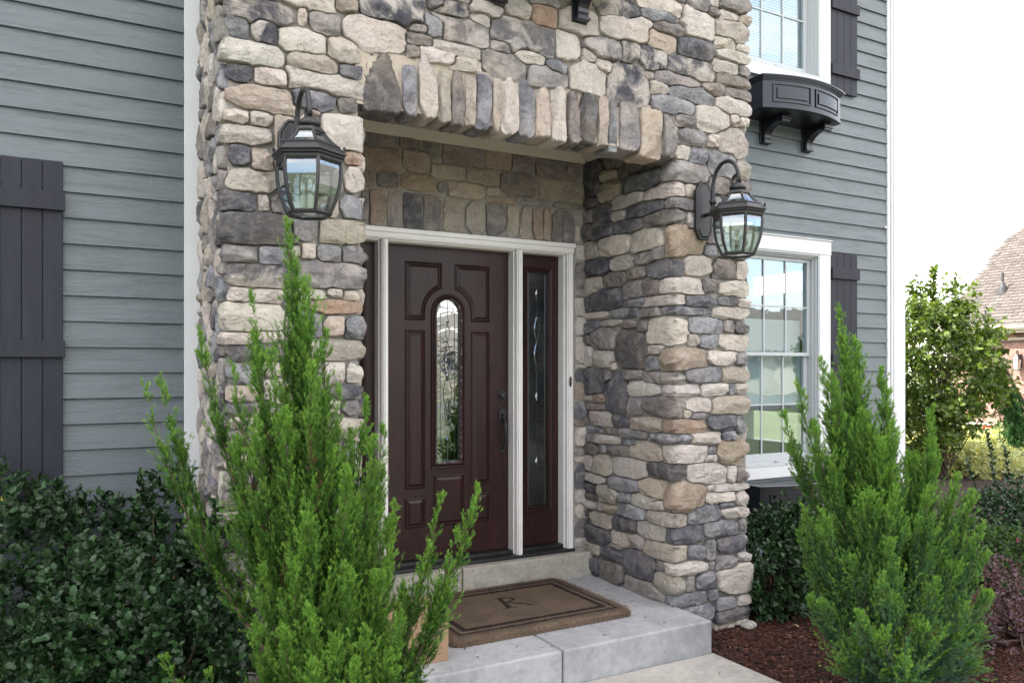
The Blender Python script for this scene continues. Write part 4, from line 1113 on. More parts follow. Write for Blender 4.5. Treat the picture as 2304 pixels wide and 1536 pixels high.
# side lights
def sidelight(x0, x1, label):
    t = thing('sidelight', ((x0 + x1) / 2, YS, DZ0), label, 'side light')
    a0, a1 = x0 + .006, x1 - .006; ga, gb = x0 + .098, x1 - .098
    _, g1 = dz(800, 250); _, g0 = dz(800, 1232)
    gzz0, gzz1 = g0, g1
    rect_ = lambda o: [(ga - o, gzz0 - o), (gb + o, gzz0 - o), (gb + o, gzz1 + o), (ga - o, gzz1 + o)]
    under(t, slab_hole([(a0, DZ0), (a1, DZ0), (a1, DZ1), (a0, DZ1)], rect_(.002), YS, YS + .04, 'door_slab', M['door']))
    pr = [(.036, 0), (.035, .007), (.029, .012), (.022, .010), (.018, .006), (.013, .013), (.007, .015), (.002, .010), (0.0, -.01)]
    vs = []; fs = []
    for off, h in pr: vs += [(x, YS - h, z) for x, z in rect_(off)]
    for k in range(len(pr) - 1):
        for i in range(4): fs.append((k*4+i, k*4+(i+1) % 4, k*4+(i+1) % 4+4, k*4+i+4))
    q = MB(); q.add(vs, fs); under(t, q.build('glass_moulding', M['door']))
    mb = MB(); mb.box(ga, gb, YS + .012, YS + .017, gzz0, gzz1); under(t, mb.build('glass', M['glass_side']))
    c = (ga + gb) / 2; hh = gzz1 - gzz0; y = YS + .010
    P = lambda f: gzz1 - hh * f
    came('lead_border', [[(ga + .014, gzz0 + .014), (ga + .014, gzz1 - .014)], [(gb - .014, gzz0 + .014), (gb - .014, gzz1 - .014)], [(ga, gzz0 + .014), (gb, gzz0 + .014)], [(ga, gzz1 - .014), (gb, gzz1 - .014)]] +
         [[(ga, P(f)), (ga + .014, P(f))] for f in np.linspace(.1, .9, 9)] + [[(gb, P(f)), (gb - .014, P(f))] for f in np.linspace(.14, .94, 9)], y, .0014, t)
    L = [[(c, P(.02)), (c, P(.07))], [(c, P(.12)), (c, P(.17))], [(c, P(.50)), (c, P(.43))], [(c, P(.56)), (c, P(.78))], [(c, P(.84)), (c, P(.98))]]
    for ph in (0, math.pi): L.append([(c + .020 * math.sin(ph + 2 * math.pi * i / 24 * 1.0), P(.17 + .26 * i / 24)) for i in range(25)])
    came('lead_motif', L, y, .0014, t)
    for f in (.092, .455, .53, .81):
        if f != .455: diamond(c, P(f), .016, .034, y - .001, t)
    for (f0, sg) in ((.19, 1), (.30, 1)):
        mb = MB(); n = 8; vs = []
        for i in range(n + 1):
            zf = f0 + .10 * i / n; o_ = .018 * math.sin(math.pi * i / n); vs += [(c - o_ - .006, y, P(zf)), (c - o_ + .001, y - .004, P(zf)), (c - o_ + .008, y, P(zf))]
        fs = [];
        for i in range(n): a = i * 3; fs += [(a, a+1, a+4, a+3), (a+1, a+2, a+5, a+4)]
        mb.add(vs, fs); under(t, mb.build('bevel_curve', M['bevel_glass']))
sidelight(2.697, 3.05, 'narrow brown side light with leaded glass, right of the front door')
sidelight(1.357, 1.710, 'narrow brown side light left of the front door, mostly behind the stone pier')
# doorbell
bx, bz = on_y(1284, 858, YF - .008)
bell = thing('doorbell', (bx, YF, bz), 'small black scalloped doorbell with copper button on the white frame', 'doorbell')
poly = []
for i in range(24):
    a = 2 * math.pi * i / 24; r = .009 + .003 * abs(math.cos(a * 3)); poly.append((bx + r * math.cos(a), bz + 2.8 * r * math.sin(a) * (1 if abs(math.sin(a)) < .95 else 1.2)))
under(bell, relief('bell_plate', poly, [(0, 0), (0, .003), (.002, .005)], YF - .006, M['iron']))
mb = MB(); mb.lathe((0, 0, 0), [(.006, 0), (.006, .004), (.001, .006)], 12); o = mb.build('bell_button', M['brass_spot']); o.rotation_euler = (R(90), 0, 0); o.location = (bx, YF - .011, bz); under(bell, o)

# ================================================================ LANTERNS
def lantern(x, label, A0):
    ya = 3.40; yw_ = DF - .045
    t = thing('wall_lantern', (x, yw_, .9 + EYE), label, 'wall lantern', 'black wall lanterns on the stone piers')
    E_ = EYE
    # back plate (faces -y), clipped corners, stepped
    w_ = .062; z0, z1 = .775 + E_, 1.125 + E_
    poly = [(x - w_*.55, z0), (x + w_*.55, z0), (x + w_, z0 + .06), (x + w_, z1 - .06), (x + w_*.55, z1 - .015), (x + .02, z1), (x - .02, z1), (x - w_*.55, z1 - .015), (x - w_, z1 - .06), (x - w_, z0 + .06)]
    under(t, relief('back_plate', poly, [(0, 0), (0, .022), (.004, .026), (.010, .026), (.013, .022), (.020, .030), (.022, .030)], yw_ + .012, M['iron']))
    # arm
    pts = []
    yb_ = yw_ - .03
    pts += [(x, yb_ + .02, .92 + E_), (x, yb_ - .03, .92 + E_), (x, yb_ - .050, .945 + E_), (x, yb_ - .055, .975 + E_)]
    yc = (yb_ - .055 + ya) / 2; rr = (yb_ - .055 - ya) / 2 + .0
    y1_, y2_ = yb_ - .055, ya - .012
    for i in range(0, 15):
        a = math.pi * i / 14
        pts.append((x, (y1_ + y2_) / 2 + (y1_ - y2_) / 2 * math.cos(a), 1.06 + E_ + .145 * math.sin(a) ** .9 + (.0)))
    pts += [(x, y2_ + .004, 1.05 + E_ + .03)]
    pts2 = pts[:4] + [(x, y1_, 1.03 + E_)] + pts[4:]
    mb = MB(); mb.tube(pts2, .0115, 10)
    cur = [(x, y2_ + .002 + .028 * (1 - math.cos(a)) * .9, 1.075 + E_ + .0 + .026 * math.sin(a) * 1.3) for a in [math.pi * k / 10 * 1.5 for k in range(11)]]
    mb.tube(cur, [.010] * 8 + [.011, .012, .011], 8)
    mb.lathe((x, y1_, .99 + E_), [(.012, -.02), (.019, -.014), (.021, 0), (.019, .014), (.012, .02)], 14)
    under(t, mb.build('arm', M['iron'], smooth=True))
    # finial
    mb = MB(); mb.lathe((x, ya, 1.02 + E_), [(.006, .065), (.016, .060), (.013, .048), (.018, .042), (.046, .022), (.050, .012), (.044, .002), (.022, -.004), (.03, -.012)][::-1], 20); under(t, mb.build('finial', M['iron'], smooth=True))
    hexp = lambda r, z, k: Vector((x + r * math.cos(A0 + k * math.pi / 3 + R(0)), ya + r * math.sin(A0 + k * math.pi / 3), z + E_))
    def ring(levels, name, mat):
        mb = MB(); mb.lathe((x, ya, E_), [(r, z) for r, z in levels], 6, A0); under(t, mb.build(name, mat))
    rim = .158; 
    ring([(.035, .965 + .0), (.045, .958), (.128, .899), (.13, .893)] if False else [(.050, 1.016), (.058, 1.012), (.062, 1.003), (.062, .998), (.030, .996)][::-1], 'crown', M['iron'])
    # roof ribs and panes between crown and rim
    zc1, zr1 = 1.000, .925; rc, rr1 = .060, .128
    def rib(p0, p1, wd, mb):
        mb.tube([p0, p1], wd, 5)
    def curve(r0, z0, r1, z1, bulge, n=6):
        return [(r0 + (r1 - r0) * (i / n) ** bulge, z0 + (z1 - z0) * i / n) for i in range(n + 1)]
    cv = curve(.060, 1.0, .128, .925, 1.35, 5)
    mb = MB()
    for k in range(6): mb.tube([hexp(r, z, k) for r, z in cv], .0075, 6)
    under(t, mb.build('roof_rib', M['iron']))
    def panes(cv, ins, name):
        for k in range(6):
            vs = [];
            for r, z in cv:
                a = hexp(r, z, k); b = hexp(r, z, k + 1); a2 = a.lerp(b, ins); b2 = b.lerp(a, ins); c = (a2 + b2) / 2; inw = (Vector((x, ya, c.z)) - c).normalized() * .0015
                vs += [a2, b2]
            fs = [(2*i, 2*i+1, 2*i+3, 2*i+2) for i in range(len(cv) - 1)]
            q = MB(); q.add(vs, fs); under(t, q.build(name, M['glass_lamp']))
    panes(cv, .03, 'roof_pane')
    mb = MB()
    for k in range(6):   # pane frame strips at the bottom and top of each roof pane
        mb.tube([hexp(.126, .930, k), hexp(.126, .930, k + 1)], .008, 5); mb.tube([hexp(.064, .995, k), hexp(.064, .995, k + 1)], .006, 5)
    under(t, mb.build('roof_band', M['iron']))
    # rim
    mb = MB(); pr = [(.118, .930), (.134, .928), (.146, .918), (.158, .905), (.160, .897), (.152, .892), (.150, .884), (.142, .880), (.140, .868), (.126, .862), (.112, .862), (.112, .930)]
    n = 6; vs = []; fs = []
    for r, z in pr: vs += [hexp(r, z, k) for k in range(6)]
    for i in range(len(pr)):
        j = (i + 1) % len(pr)
        for k in range(6): fs.append((i*6+k, i*6+(k+1) % 6, j*6+(k+1) % 6, j*6+k))
    mb.add(vs, fs); rim_o = mb.build('rim', M['iron'], bevel=.0015, seg=1); under(t, rim_o)
    mb = MB()
    for k in range(6):
        mb = MB(); p = hexp(.150, .905, k); mb.lathe((p.x, p.y, p.z), [(.004, .0), (.004, .014), (.007, .020), (.006, .027), (.002, .031)], 8)
        sub(rim_o, mb.build('rim_knob', M['iron']))
    body = [(.133, .872), (.136, .84), (.134, .80), (.128, .76), (.117, .72), (.103, .685), (.088, .652)]
    mb = MB()
    for k in range(6): mb.tube([hexp(r, z, k) for r, z in body], .0085, 6)
    under(t, mb.build('body_rib', M['iron']))
    panes(body, .03, 'body_pane')
    mb = MB()
    for k in range(6): mb.tube([hexp(.133, .866, k), hexp(.133, .866, k+1)], .010, 5); mb.tube([hexp(.089, .652, k), hexp(.089, .652, k+1)], .011, 5)
    under(t, mb.build('body_band', M['iron']))
    mb = MB(); mb.lathe((x, ya, E_), [(.082, .648), (.082, .652)], 6, A0); under(t, mb.build('bottom_pane', M['glass_lamp']))
    mb = MB(); mb.lathe((x, ya, E_), [(.012, .655), (.045, .662), (.050, .672), (.012, .676)], 16)
    for k in range(3):
        a = k * 2.094 + .4; cxk, cyk = x + .028 * math.cos(a), ya + .028 * math.sin(a); mb.lathe((cxk, cyk, E_), [(.011, .672), (.011, .730), (.006, .733)], 12)
    cc_o = mb.build('candle_cluster', M['candle']); under(t, cc_o)
    mb = MB()
    for k in range(3):
        a = k * 2.094 + .4; mb.lathe((x + .028 * math.cos(a), ya + .028 * math.sin(a), E_), [(.005, .733), (.011, .755), (.010, .780), (.004, .805), (.001, .815)], 10)
    sub(cc_o, mb.build('bulb', M['bulb'], smooth=True))
lantern(.925, 'large black hexagonal lantern on the left stone pier, its glass reflecting sky', R(30))
lantern(3.385, 'black hexagonal lantern on the right stone pier beside the siding wall', R(3))

# ================================================================ DOORMAT AND BOX
mat_t = thing('doormat', (2.31, 4.12, ZP), 'thick brown coir doormat with black border lines and the letter R', 'doormat')
MX0, MX1, MY0, MY1 = 1.735, 2.885, 3.695, 4.545; MT = ZP + .036
def coir_mesh():
    nx_, ny_ = 230, 170; xs_ = np.linspace(MX0, MX1, nx_); ys_ = np.linspace(MY0, MY1, ny_)
    X, Y = np.meshgrid(xs_, ys_); rr_ = np.random.default_rng(4)
    e = np.minimum(np.minimum(X - MX0, MX1 - X), np.minimum(Y - MY0, MY1 - Y)); 
    cr_ = .07
    dx_ = np.maximum(0, np.maximum(MX0 + cr_ - X, X - MX1 + cr_)); dy_ = np.maximum(0, np.maximum(MY0 + cr_ - Y, Y - MY1 + cr_)); e = np.where((dx_ > 0) & (dy_ > 0), cr_ - np.hypot(dx_, dy_), e)
    Z = ZP + .002 + (MT - ZP) * np.sqrt(np.clip(1 - (1 - np.clip(e / .03, 0, 1)) ** 2, 0, 1)) + rr_.normal(0, .0014, X.shape)
    col = np.empty(X.shape + (4,)); col[...] = (.125, .092, .070, 1)
    base_dark = (.028, .021, .019, 1)
    ex = np.minimum(X - MX0, MX1 - X); ey = np.minimum(Y - MY0, MY1 - Y)
    ee = np.minimum(ex, ey * .92)
    jitter = rr_.normal(0, .0018, X.shape); q = ee + jitter
    col[((q > .112) & (q < .146))] = base_dark
    col[((q > .066) & (q < .086))] = base_dark
    col[((q > .052) & (q < .058))] = (.05, .038, .03, 1)
    # the letter, a slanting capital R
    cx_, cy_ = 2.335, 4.17; u_ = (X - cx_) + jitter * .5; v_ = (Y - cy_) / 1.0
    u_ = u_ / 1.75 - v_ * .12
    hh = .100
    stem = (np.abs(u_ + .028) < .009) & (np.abs(v_) < hh)
    bowl_r = np.hypot((u_ + .028) / 1.25, v_ - hh * .5); bowl = (np.abs(bowl_r - .037) < .0065) & (u_ > -.028)
    t_ = (v_ + hh) / hh; leg = (v_ < .008) & (v_ > -hh) & (np.abs(u_ - (.055 - .065 * t_)) < .009)
    ser = ((np.abs(v_ + hh) < .004) & ((np.abs(u_ + .028) < .028) | ((u_ > .035) & (u_ < .085)))) | ((np.abs(v_ - hh) < .004) & (u_ > -.06) & (u_ < .0))
    col[stem | bowl | leg | ser] = base_dark
    keep_ = e >= -.001
    Z = np.where(keep_, Z, ZP + .001)
    V = np.stack([X, Y, Z], -1).reshape(-1, 3)
    # squeeze the outline vertices outside the rounded corner onto it
    C = np.array([(MX0 + MX1) / 2, (MY0 + MY1) / 2])
    out = (~keep_).reshape(-1); ddx = dx_.reshape(-1); ddy = dy_.reshape(-1); k_ = np.where(out, cr_ / np.maximum(np.hypot(ddx, ddy), 1e-6), 1)
    sx = np.sign(V[:, 0] - C[0]); sy = np.sign(V[:, 1] - C[1])
    V[:, 0] = np.where(out, V[:, 0] - sx * ddx * (1 - k_), V[:, 0]); V[:, 1] = np.where(out, V[:, 1] - sy * ddy * (1 - k_), V[:, 1])
    idx = np.arange(nx_ * ny_).reshape(ny_, nx_)
    F = np.stack([idx[:-1, :-1], idx[:-1, 1:], idx[1:, 1:], idx[1:, :-1]], -1).reshape(-1, 4)
    return V, F, col.reshape(-1, 4)
V, F_, c_ = coir_mesh(); under(mat_t, np_mesh('pile', V, F_, M['coir'], None, True, c_))
# tufted rim: short straw fibres standing out all round
rr_ = np.random.default_rng(9); nf_ = 9000
side_ = rr_.integers(0, 4, nf_); tt_ = rr_.random(nf_)
px_ = np.where(side_ == 0, MX0 + .03 + tt_ * (MX1 - MX0 - .06), np.where(side_ == 1, MX1 - .004, np.where(side_ == 2, MX0 + .03 + tt_ * (MX1 - MX0 - .06), MX0 + .004)))
py_ = np.where(side_ == 0, MY0 + .004, np.where(side_ == 2, MY1 - .004, MY0 + .05 + tt_ * (MY1 - MY0 - .1)))
dn = np.stack([np.where(side_ == 1, 1, np.where(side_ == 3, -1, 0)), np.where(side_ == 0, -1, np.where(side_ == 2, 1, 0)), np.zeros(nf_)], 1).astype(float)
p0 = np.stack([px_, py_, ZP + .003 + rr_.random(nf_) * .034], 1) + rr_.normal(0, .003, (nf_, 3)) * [1, 1, .3]
d = dn + rr_.normal(0, .5, (nf_, 3)); d /= np.linalg.norm(d, axis=1, keepdims=True); s_ = np.cross(d, rr_.normal(0, 1, (nf_, 3))); s_ /= np.linalg.norm(s_, axis=1, keepdims=True)
V = np.stack([p0 - s_ * .0012, p0 + s_ * .0012, p0 + d * rr_.uniform(.006, .014, nf_)[:, None]], 1).reshape(-1, 3); V[:, 2] = np.maximum(V[:, 2], ZP + .001)
cc = np.repeat(np.array([[.27, .20, .14, 1]]) * rr_.uniform(.6, 1.4, (nf_, 1)), 3, 0); cc[:, 3] = 1
o = np_mesh('fringe', V, np.arange(3 * nf_).reshape(-1, 3), M['coir'], None, False, cc); o['kind'] = 'stuff'; under(mat_t, o)

bxr = 1.652; bxl = 1.275; by0, by1 = 3.575, 3.84; bz0, bz1 = ZP + .001, ZP + .247
box = thing('cardboard_box', ((bxl + bxr) / 2, by0, bz0), 'brown cardboard parcel on the step behind the left juniper, with a printed arrow', 'cardboard box')
mb = MB(); mb.box(bxl, bxr, by0, by1, bz0, bz1); under(box, mb.build('carton', M['card'], bevel=.002))
mb = MB(); mb.box(bxl, bxr, (by0 + by1) / 2 - .002, (by0 + by1) / 2 + .002, bz1 + .0003, bz1 + .001); under(box, mb.build('top_seam', M['ink']))
# printed smile with an arrow head, reading left to right across the front
sx0, sx1 = 1.40, 1.625; szm = bz0 + .085; pts_lo = []; pts_hi = []
for i in range(21):
    f = i / 20; xx = sx0 + (sx1 - sx0 - .035) * f; mid = szm - .030 * math.sin(math.pi * f) + .035 * f; th_ = .003 + .010 * math.sin(math.pi * min(1, f * .9 + .08)) 
    pts_lo.append((xx, mid - th_)); pts_hi.append((xx, mid + th_ * .6))
mb = MB(); mb.prism(pts_lo + pts_hi[::-1], by0 - .0006, by0 - .0001)
ax, az = sx1, szm + .060
mb.prism([(ax - .055, az + .004), (ax, az + .006), (ax - .012, az - .058), (ax - .022, az - .040), (ax - .016, az - .008), (ax - .053, az - .008)], by0 - .0006, by0 - .0001)
under(box, mb.build('printed_arrow', M['ink']))
mb = MB()
for xo in (1.585, 1.618):
    mb.box(xo, xo + .003, by0 - .0006, by0 - .0001, bz0 + .175, bz0 + .205); mb.prism([(xo - .006, bz0 + .203), (xo + .009, bz0 + .203), (xo + .0015, bz0 + .214)], by0 - .0006, by0 - .0001)
mb.box(1.578, 1.632, by0 - .0006, by0 - .0001, bz0 + .166, bz0 + .169)
under(box, mb.build('printed_up_mark', M['ink']))
# ================================================================ PLANTS
def unit(v): return v / np.maximum(np.linalg.norm(v, axis=-1, keepdims=True), 1e-9)
def frames(d, r):
    """rotation matrices whose z axis is d, spun at random"""
    a = r.normal(0, 1, d.shape); x = unit(a - d * (a * d).sum(-1, keepdims=True)); y = np.cross(d, x)
    return np.stack([x, y, d], -1)          # columns
def spikes(P0, P1, w):
    """thin three-sided needles from P0 to P1"""
    d = unit(P1 - P0); a = np.where(np.abs(d[:, 2:3]) < .9, [[0, 0, 1.]], [[1., 0, 0]]); x = unit(np.cross(d, a)); y = np.cross(d, x)
    b = [P0 + (x * math.cos(k * 2.0944) + y * math.sin(k * 2.0944)) * w[:, None] for k in range(3)]
    V = np.stack(b + [P1], 1).reshape(-1, 3)
    n = len(P0); i = (np.arange(n) * 4)[:, None]
    F = np.concatenate([i + [[0, 1, 3]], i + [[1, 2, 3]], i + [[2, 0, 3]]], 1).reshape(-1, 3)
    return V, F
def blades(P0, P1, w, r):
    """flat pointed needles (one triangle each) from P0 to P1"""
    d = unit(P1 - P0); x = unit(np.cross(d, r.normal(0, 1, d.shape)))
    V = np.stack([P0 - x * w[:, None], P0 + x * w[:, None], P1], 1).reshape(-1, 3)
    return V, np.arange(len(P0) * 3).reshape(-1, 3)
def sprig_template(r, n1=8, n2=2):
    """a spray of scale leaves: main axis along z, side twigs, twiglets"""
    P0 = []; P1 = []; w = []; tp = []
    def add(a, b, ww, t): P0.append(a); P1.append(b); w.append(ww); tp.append(t)
    add(np.zeros(3), np.array([0, 0, 1.05]), .055, .5)
    for i in range(n1):
        t = .08 + .80 * i / n1; ang = i * 2.4 + r.uniform(-.4, .4); l = .50 * (1 - t) + .20
        d = unit(np.array([math.cos(ang) * .44, math.sin(ang) * .44, .90])); p = np.array([0, 0, t]); q = p + d * l
        add(p, q, .044, .30 + .5 * t)
        for j in range(n2):
            s_ = .3 + .6 * j / n2; pp = p + (q - p) * s_; dd = unit(d + r.normal(0, .36, 3)); add(pp, pp + dd * l * .6, .040, .4 + .6 * t)
    V, F = blades(np.array(P0), np.array(P1), np.array(w), r); tpv = np.repeat(np.array(tp), 3); tpv[2::3] += .25
    return V, F, np.clip(tpv, 0, 1)
def place(tmpl, pos, dirs, size, r, ca, cb, name, mat, root, jit=.12):
    V, F, tp = tmpl; n = len(pos)
    Mx = frames(unit(dirs), r) * size[:, None, None]
    W = np.einsum('nij,vj->nvi', Mx, V) + pos[:, None, :]
    k = (1 + r.normal(0, jit, (n, 1, 1)))
    mixv = tp[None, :, None]
    C = (ca[:, None, :] * (1 - mixv) + cb[:, None, :] * mixv) * k
    C = np.clip(np.concatenate([C, np.ones((n, len(V), 1))], -1), 0.003, 1)
    FF = (F[None] + (np.arange(n) * len(V))[:, None, None]).reshape(-1, 3)
    return W.reshape(-1, 3), FF, C.reshape(-1, 4)
def qbez(a, b, c, t): return a * (1 - t) ** 2 + b * 2 * t * (1 - t) + c * t ** 2

def juniper(label, foot, leaders, seed, dens=1.0, size=.036, glauc=0.0, hcore=1.0, group=None):
    """leaders: list of (tip xyz, base height fraction, plume radius)"""
    r = np.random.default_rng(seed)
    t = thing('juniper_shrub', foot, label, 'juniper', group)
    foot = np.array(foot); mbk = MB()
    PP, DD, SS, CA, CB = [], [], [], [], []
    for tip, hb_, rad in leaders:
        tip = np.array(tip); base = foot + np.array([0, 0, (tip[2] - foot[2]) * hb_]) + r.normal(0, .015, 3)
        hor = tip - base; hor[2] = 0
        mid = base + hor * .72 + np.array([0, 0, (tip[2] - base[2]) * .38])
        L = np.linalg.norm(tip - base); nl = int(L * 92 * dens * (rad / .06) ** .8)
        tt = .08 + .92 * r.beta(1.05, .95, nl); tt[:3] = (1.0, .985, .97)
        c = np.array([qbez(base, mid, tip, q) for q in tt]); tg = unit(np.array([qbez(base, mid, tip, min(1, q + .02)) - qbez(base, mid, tip, max(0, q - .02)) for q in tt]))
        o = r.normal(0, 1, (nl, 3)); o = unit(o - tg * (o * tg).sum(1, keepdims=True))
        lobe = .7 + .45 * r.random(nl) + .25 * np.sin(tt * r.uniform(14, 24) + r.uniform(0, 6))
        ll = (rad * 2.5 * np.clip((1 - tt) * 2.0, 0, 1) ** .8 * np.clip(.35 + tt * 1.1, 0, 1) + .018) * lobe
        ld = unit(tg * 1.35 + o * r.uniform(.35, .95, (nl, 1)) + np.array([0, 0, .22]) + r.normal(0, .10, (nl, 3)))
        ld[:3] = unit(tg[:3] + o[:3] * .15)
        m = np.maximum(2, (ll / .0125).astype(int)); idx = np.repeat(np.arange(nl), m)
        fl = np.concatenate([(np.arange(k_) + r.random(k_)) / k_ for k_ in m]); n = len(idx)
        pos = c[idx] + ld[idx] * (ll[idx] * fl)[:, None] + np.array([0, 0, .18])[None] * (ll[idx] * fl ** 2)[:, None] + r.normal(0, .0035, (n, 3))
        o2 = r.normal(0, 1, (n, 3)); dr = unit(ld[idx] * 1.5 + unit(o2) * .55 + np.array([0, 0, .28]))
        sz = size * (1.12 - .62 * fl) * r.uniform(.6, 1.3, n)
        PP.append(pos); DD.append(dr); SS.append(sz)
        lv_ = r.random(nl)[idx]
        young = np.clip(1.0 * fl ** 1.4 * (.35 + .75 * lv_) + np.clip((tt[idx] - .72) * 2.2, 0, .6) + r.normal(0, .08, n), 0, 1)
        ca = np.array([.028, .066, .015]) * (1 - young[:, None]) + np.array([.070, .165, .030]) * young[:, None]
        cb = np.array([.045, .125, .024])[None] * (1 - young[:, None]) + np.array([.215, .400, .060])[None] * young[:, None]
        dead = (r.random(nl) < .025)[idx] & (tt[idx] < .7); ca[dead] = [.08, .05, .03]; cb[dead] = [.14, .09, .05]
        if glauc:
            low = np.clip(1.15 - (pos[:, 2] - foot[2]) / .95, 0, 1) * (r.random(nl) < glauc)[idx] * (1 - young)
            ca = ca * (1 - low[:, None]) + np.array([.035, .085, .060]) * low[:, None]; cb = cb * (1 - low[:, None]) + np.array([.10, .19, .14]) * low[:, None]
        CA.append(ca); CB.append(cb)
        k = 9; mbk.tube([qbez(base, mid, tip, q) for q in np.linspace(0, .93, k)], [max(.0018, .0100 * (1 - q) ** 1.2 * L) for q in np.linspace(0, .97, k)], 5)
    mbk.tube([foot - [0, 0, .05], foot + [0, 0, .5], foot + [0, 0, 1.0]], [.035, .024, .012], 8)
    tm = [sprig_template(np.random.default_rng(100 + k)) for k in range(5)]
    P = np.vstack(PP); D = np.vstack(DD); S = np.concatenate(SS); A_ = np.vstack(CA); B_ = np.vstack(CB); pick_ = r.integers(0, 5, len(P))
    Vs, Fs, Cs = [], [], []; off = 0
    for k in range(5):
        m = pick_ == k; V, F, C = place(tm[k], P[m], D[m], S[m], r, A_[m], B_[m], '', None, None)
        Vs.append(V); Fs.append(F + off); Cs.append(C); off += len(V)
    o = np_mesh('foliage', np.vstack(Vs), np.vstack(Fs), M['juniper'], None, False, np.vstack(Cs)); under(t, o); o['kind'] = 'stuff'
    b = mbk.build('branch', M['bark']); under(t, b); b['kind'] = 'stuff'
    print('juniper sprigs', len(P), 'tris', len(P) * len(tm[0][1]))
    return t
def tips(lst, w0, r, spread=.18, rad=.07):
    out = []
    for it in lst:
        u, v = it[:2]; hb_ = it[2] if len(it) > 2 else .3; dw = it[3] if len(it) > 3 else r.uniform(-spread, spread); rr = it[4] if len(it) > 4 else rad
        out.append((at_w(u, v, w0 + dw), hb_, rr))
    return out
rj = np.random.default_rng(21)
footL = at_w(735, 1536, 3.0); footL = (footL.x, footL.y, 0.0)
LJ = [(648, 505, .42, 0, .062), (660, 600, .4, .05, .085), (690, 640, .36, -.05, .09), (731, 754, .36, .06, .065), (680, 648, .4, 0, .06), (567, 672, .34, .05, .05), (573, 760, .3, -.08, .07), (612, 800, .32, -.1, .06),
      (525, 828, .26, -.05, .04), (450, 750, .24, .03, .055), (323, 869, .2, .0, .045), (364, 863, .2, .1, .05), (761, 885, .3, -.05, .055), (821, 902, .3, .02, .045), (862, 969, .24, .1, .05), (840, 1000, .24, -.1, .07),
      (780, 1063, .3, -.22, .06), (700, 830, .34, -.18, .08), (640, 930, .28, -.22, .08), (575, 960, .22, -.2, .08), (530, 1000, .18, -.1, .09), (883, 1145, .1, .02, .045), (879, 1223, .08, -.1, .06),
      (1073, 1101, .02, .05, .058), (991, 1129, .03, .1, .038), (1026, 1202, .02, .0, .045), (1016, 1325, .0, .0, .035), (960, 1240, .02, .02, .06), (523, 1215, .06, .1, .035), (615, 1150, .12, .1, .10), (595, 1286, .03, -.3, .06), (576, 1415, .0, -.38, .055),
      (755, 1440, .0, -.42, .055), (471, 1523, .0, -.3, .03), (372, 1490, .0, -.35, .02), (690, 1150, .2, -.3, .09), (740, 1010, .26, -.1, .10), (800, 1130, .2, -.1, .09), (830, 1200, .14, .05, .09), (620, 1100, .2, .15, .1), (850, 1300, .06, -.15, .09), (780, 1280, .08, -.3, .08),
      (660, 1280, .08, -.32, .08), (700, 1380, .03, -.4, .07), (650, 1200, .12, -.1, .1), (625, 1300, .05, .1, .1), (640, 1420, .0, -.45, .06), (820, 1420, .0, -.35, .08), (900, 1400, .0, -.2, .08), (905, 1330, .0, .05, .08), (610, 1500, .0, -.2, .08),
      (700, 900, .34, .12, .10), (640, 850, .34, .1, .09), (730, 900, .32, 0, .1), (790, 980, .26, .15, .09), (610, 1010, .24, .0, .09), (860, 1080, .2, .2, .08), (880, 1180, .1, .2, .08), (600, 1080, .14, .2, .09), (700, 1500, .0, -.5, .08), (880, 1480, .0, -.3, .08), (800, 1500, .0, -.45, .07)]
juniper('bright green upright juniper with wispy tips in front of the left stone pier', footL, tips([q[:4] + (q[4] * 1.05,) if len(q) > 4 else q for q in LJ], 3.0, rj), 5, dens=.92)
footR = at_w(2010, 1560, 4.05); footR = (footR.x, footR.y, 0.0)
RJ = [(1889, 703, .40, 0, .045), (1900, 790, .4, .0, .07), (1924, 770, .38, .05, .06), (1870, 850, .36, -.05, .06), (1983, 836, .36, .05, .05), (2000, 887, .34, .1, .05), (1850, 818, .34, 0, .045), (1795, 867, .30, .0, .035), (1764, 934, .26, .05, .045), (1830, 960, .28, -.1, .07),
      (2098, 926, .30, .08, .055), (2008, 961, .3, -.1, .06), (1809, 1150, .14, -.1, .06), (1851, 1157, .16, -.2, .055), (1802, 1206, .1, .05, .05), (2015, 1105, .22, -.3, .055), (2190, 1112, .2, .15, .06), (2150, 1080, .24, .05, .06), (2207, 1188, .14, .0, .055), (2218, 1251, .1, .05, .055),
      (2221, 1339, .03, .1, .055), (1825, 1349, .0, -.15, .045), (1851, 1363, .0, -.2, .055), (1987, 1297, .08, -.45, .05), (2005, 1223, .14, -.38, .055), (1935, 1387, .02, -.5, .045), (2103, 1314, .06, -.3, .055), (2172, 1366, .0, -.15, .05), (1872, 1049, .24, -.1, .05), (2090, 1105, .22, -.2, .055),
      (1940, 930, .34, -.05, .085), (1980, 1000, .3, -.12, .09), (1900, 1030, .26, .05, .09), (2050, 1030, .28, .1, .08), (1950, 1120, .22, -.2, .09), (2070, 1180, .2, 0, .09), (2140, 1180, .18, .1, .08), (1880, 1180, .16, 0, .09), (1860, 1270, .1, .05, .09), (1920, 1260, .12, -.2, .09), (2010, 1350, .05, -.35, .08),
      (2140, 1280, .1, 0, .09), (2180, 1260, .1, .15, .07), (1890, 1400, .0, -.1, .09), (2080, 1420, .0, -.35, .08), (2150, 1440, .0, -.1, .08), (1980, 1440, .0, -.45, .08), (1900, 1480, .0, -.3, .08), (2040, 1500, .0, -.5, .08), (2170, 1500, .0, 0, .08), (1930, 1150, .22, .15, .1), (2030, 1130, .24, .2, .1), (2100, 1000, .28, .2, .07), (1860, 940, .3, .1, .06), (2200, 1420, .0, .1, .07)]
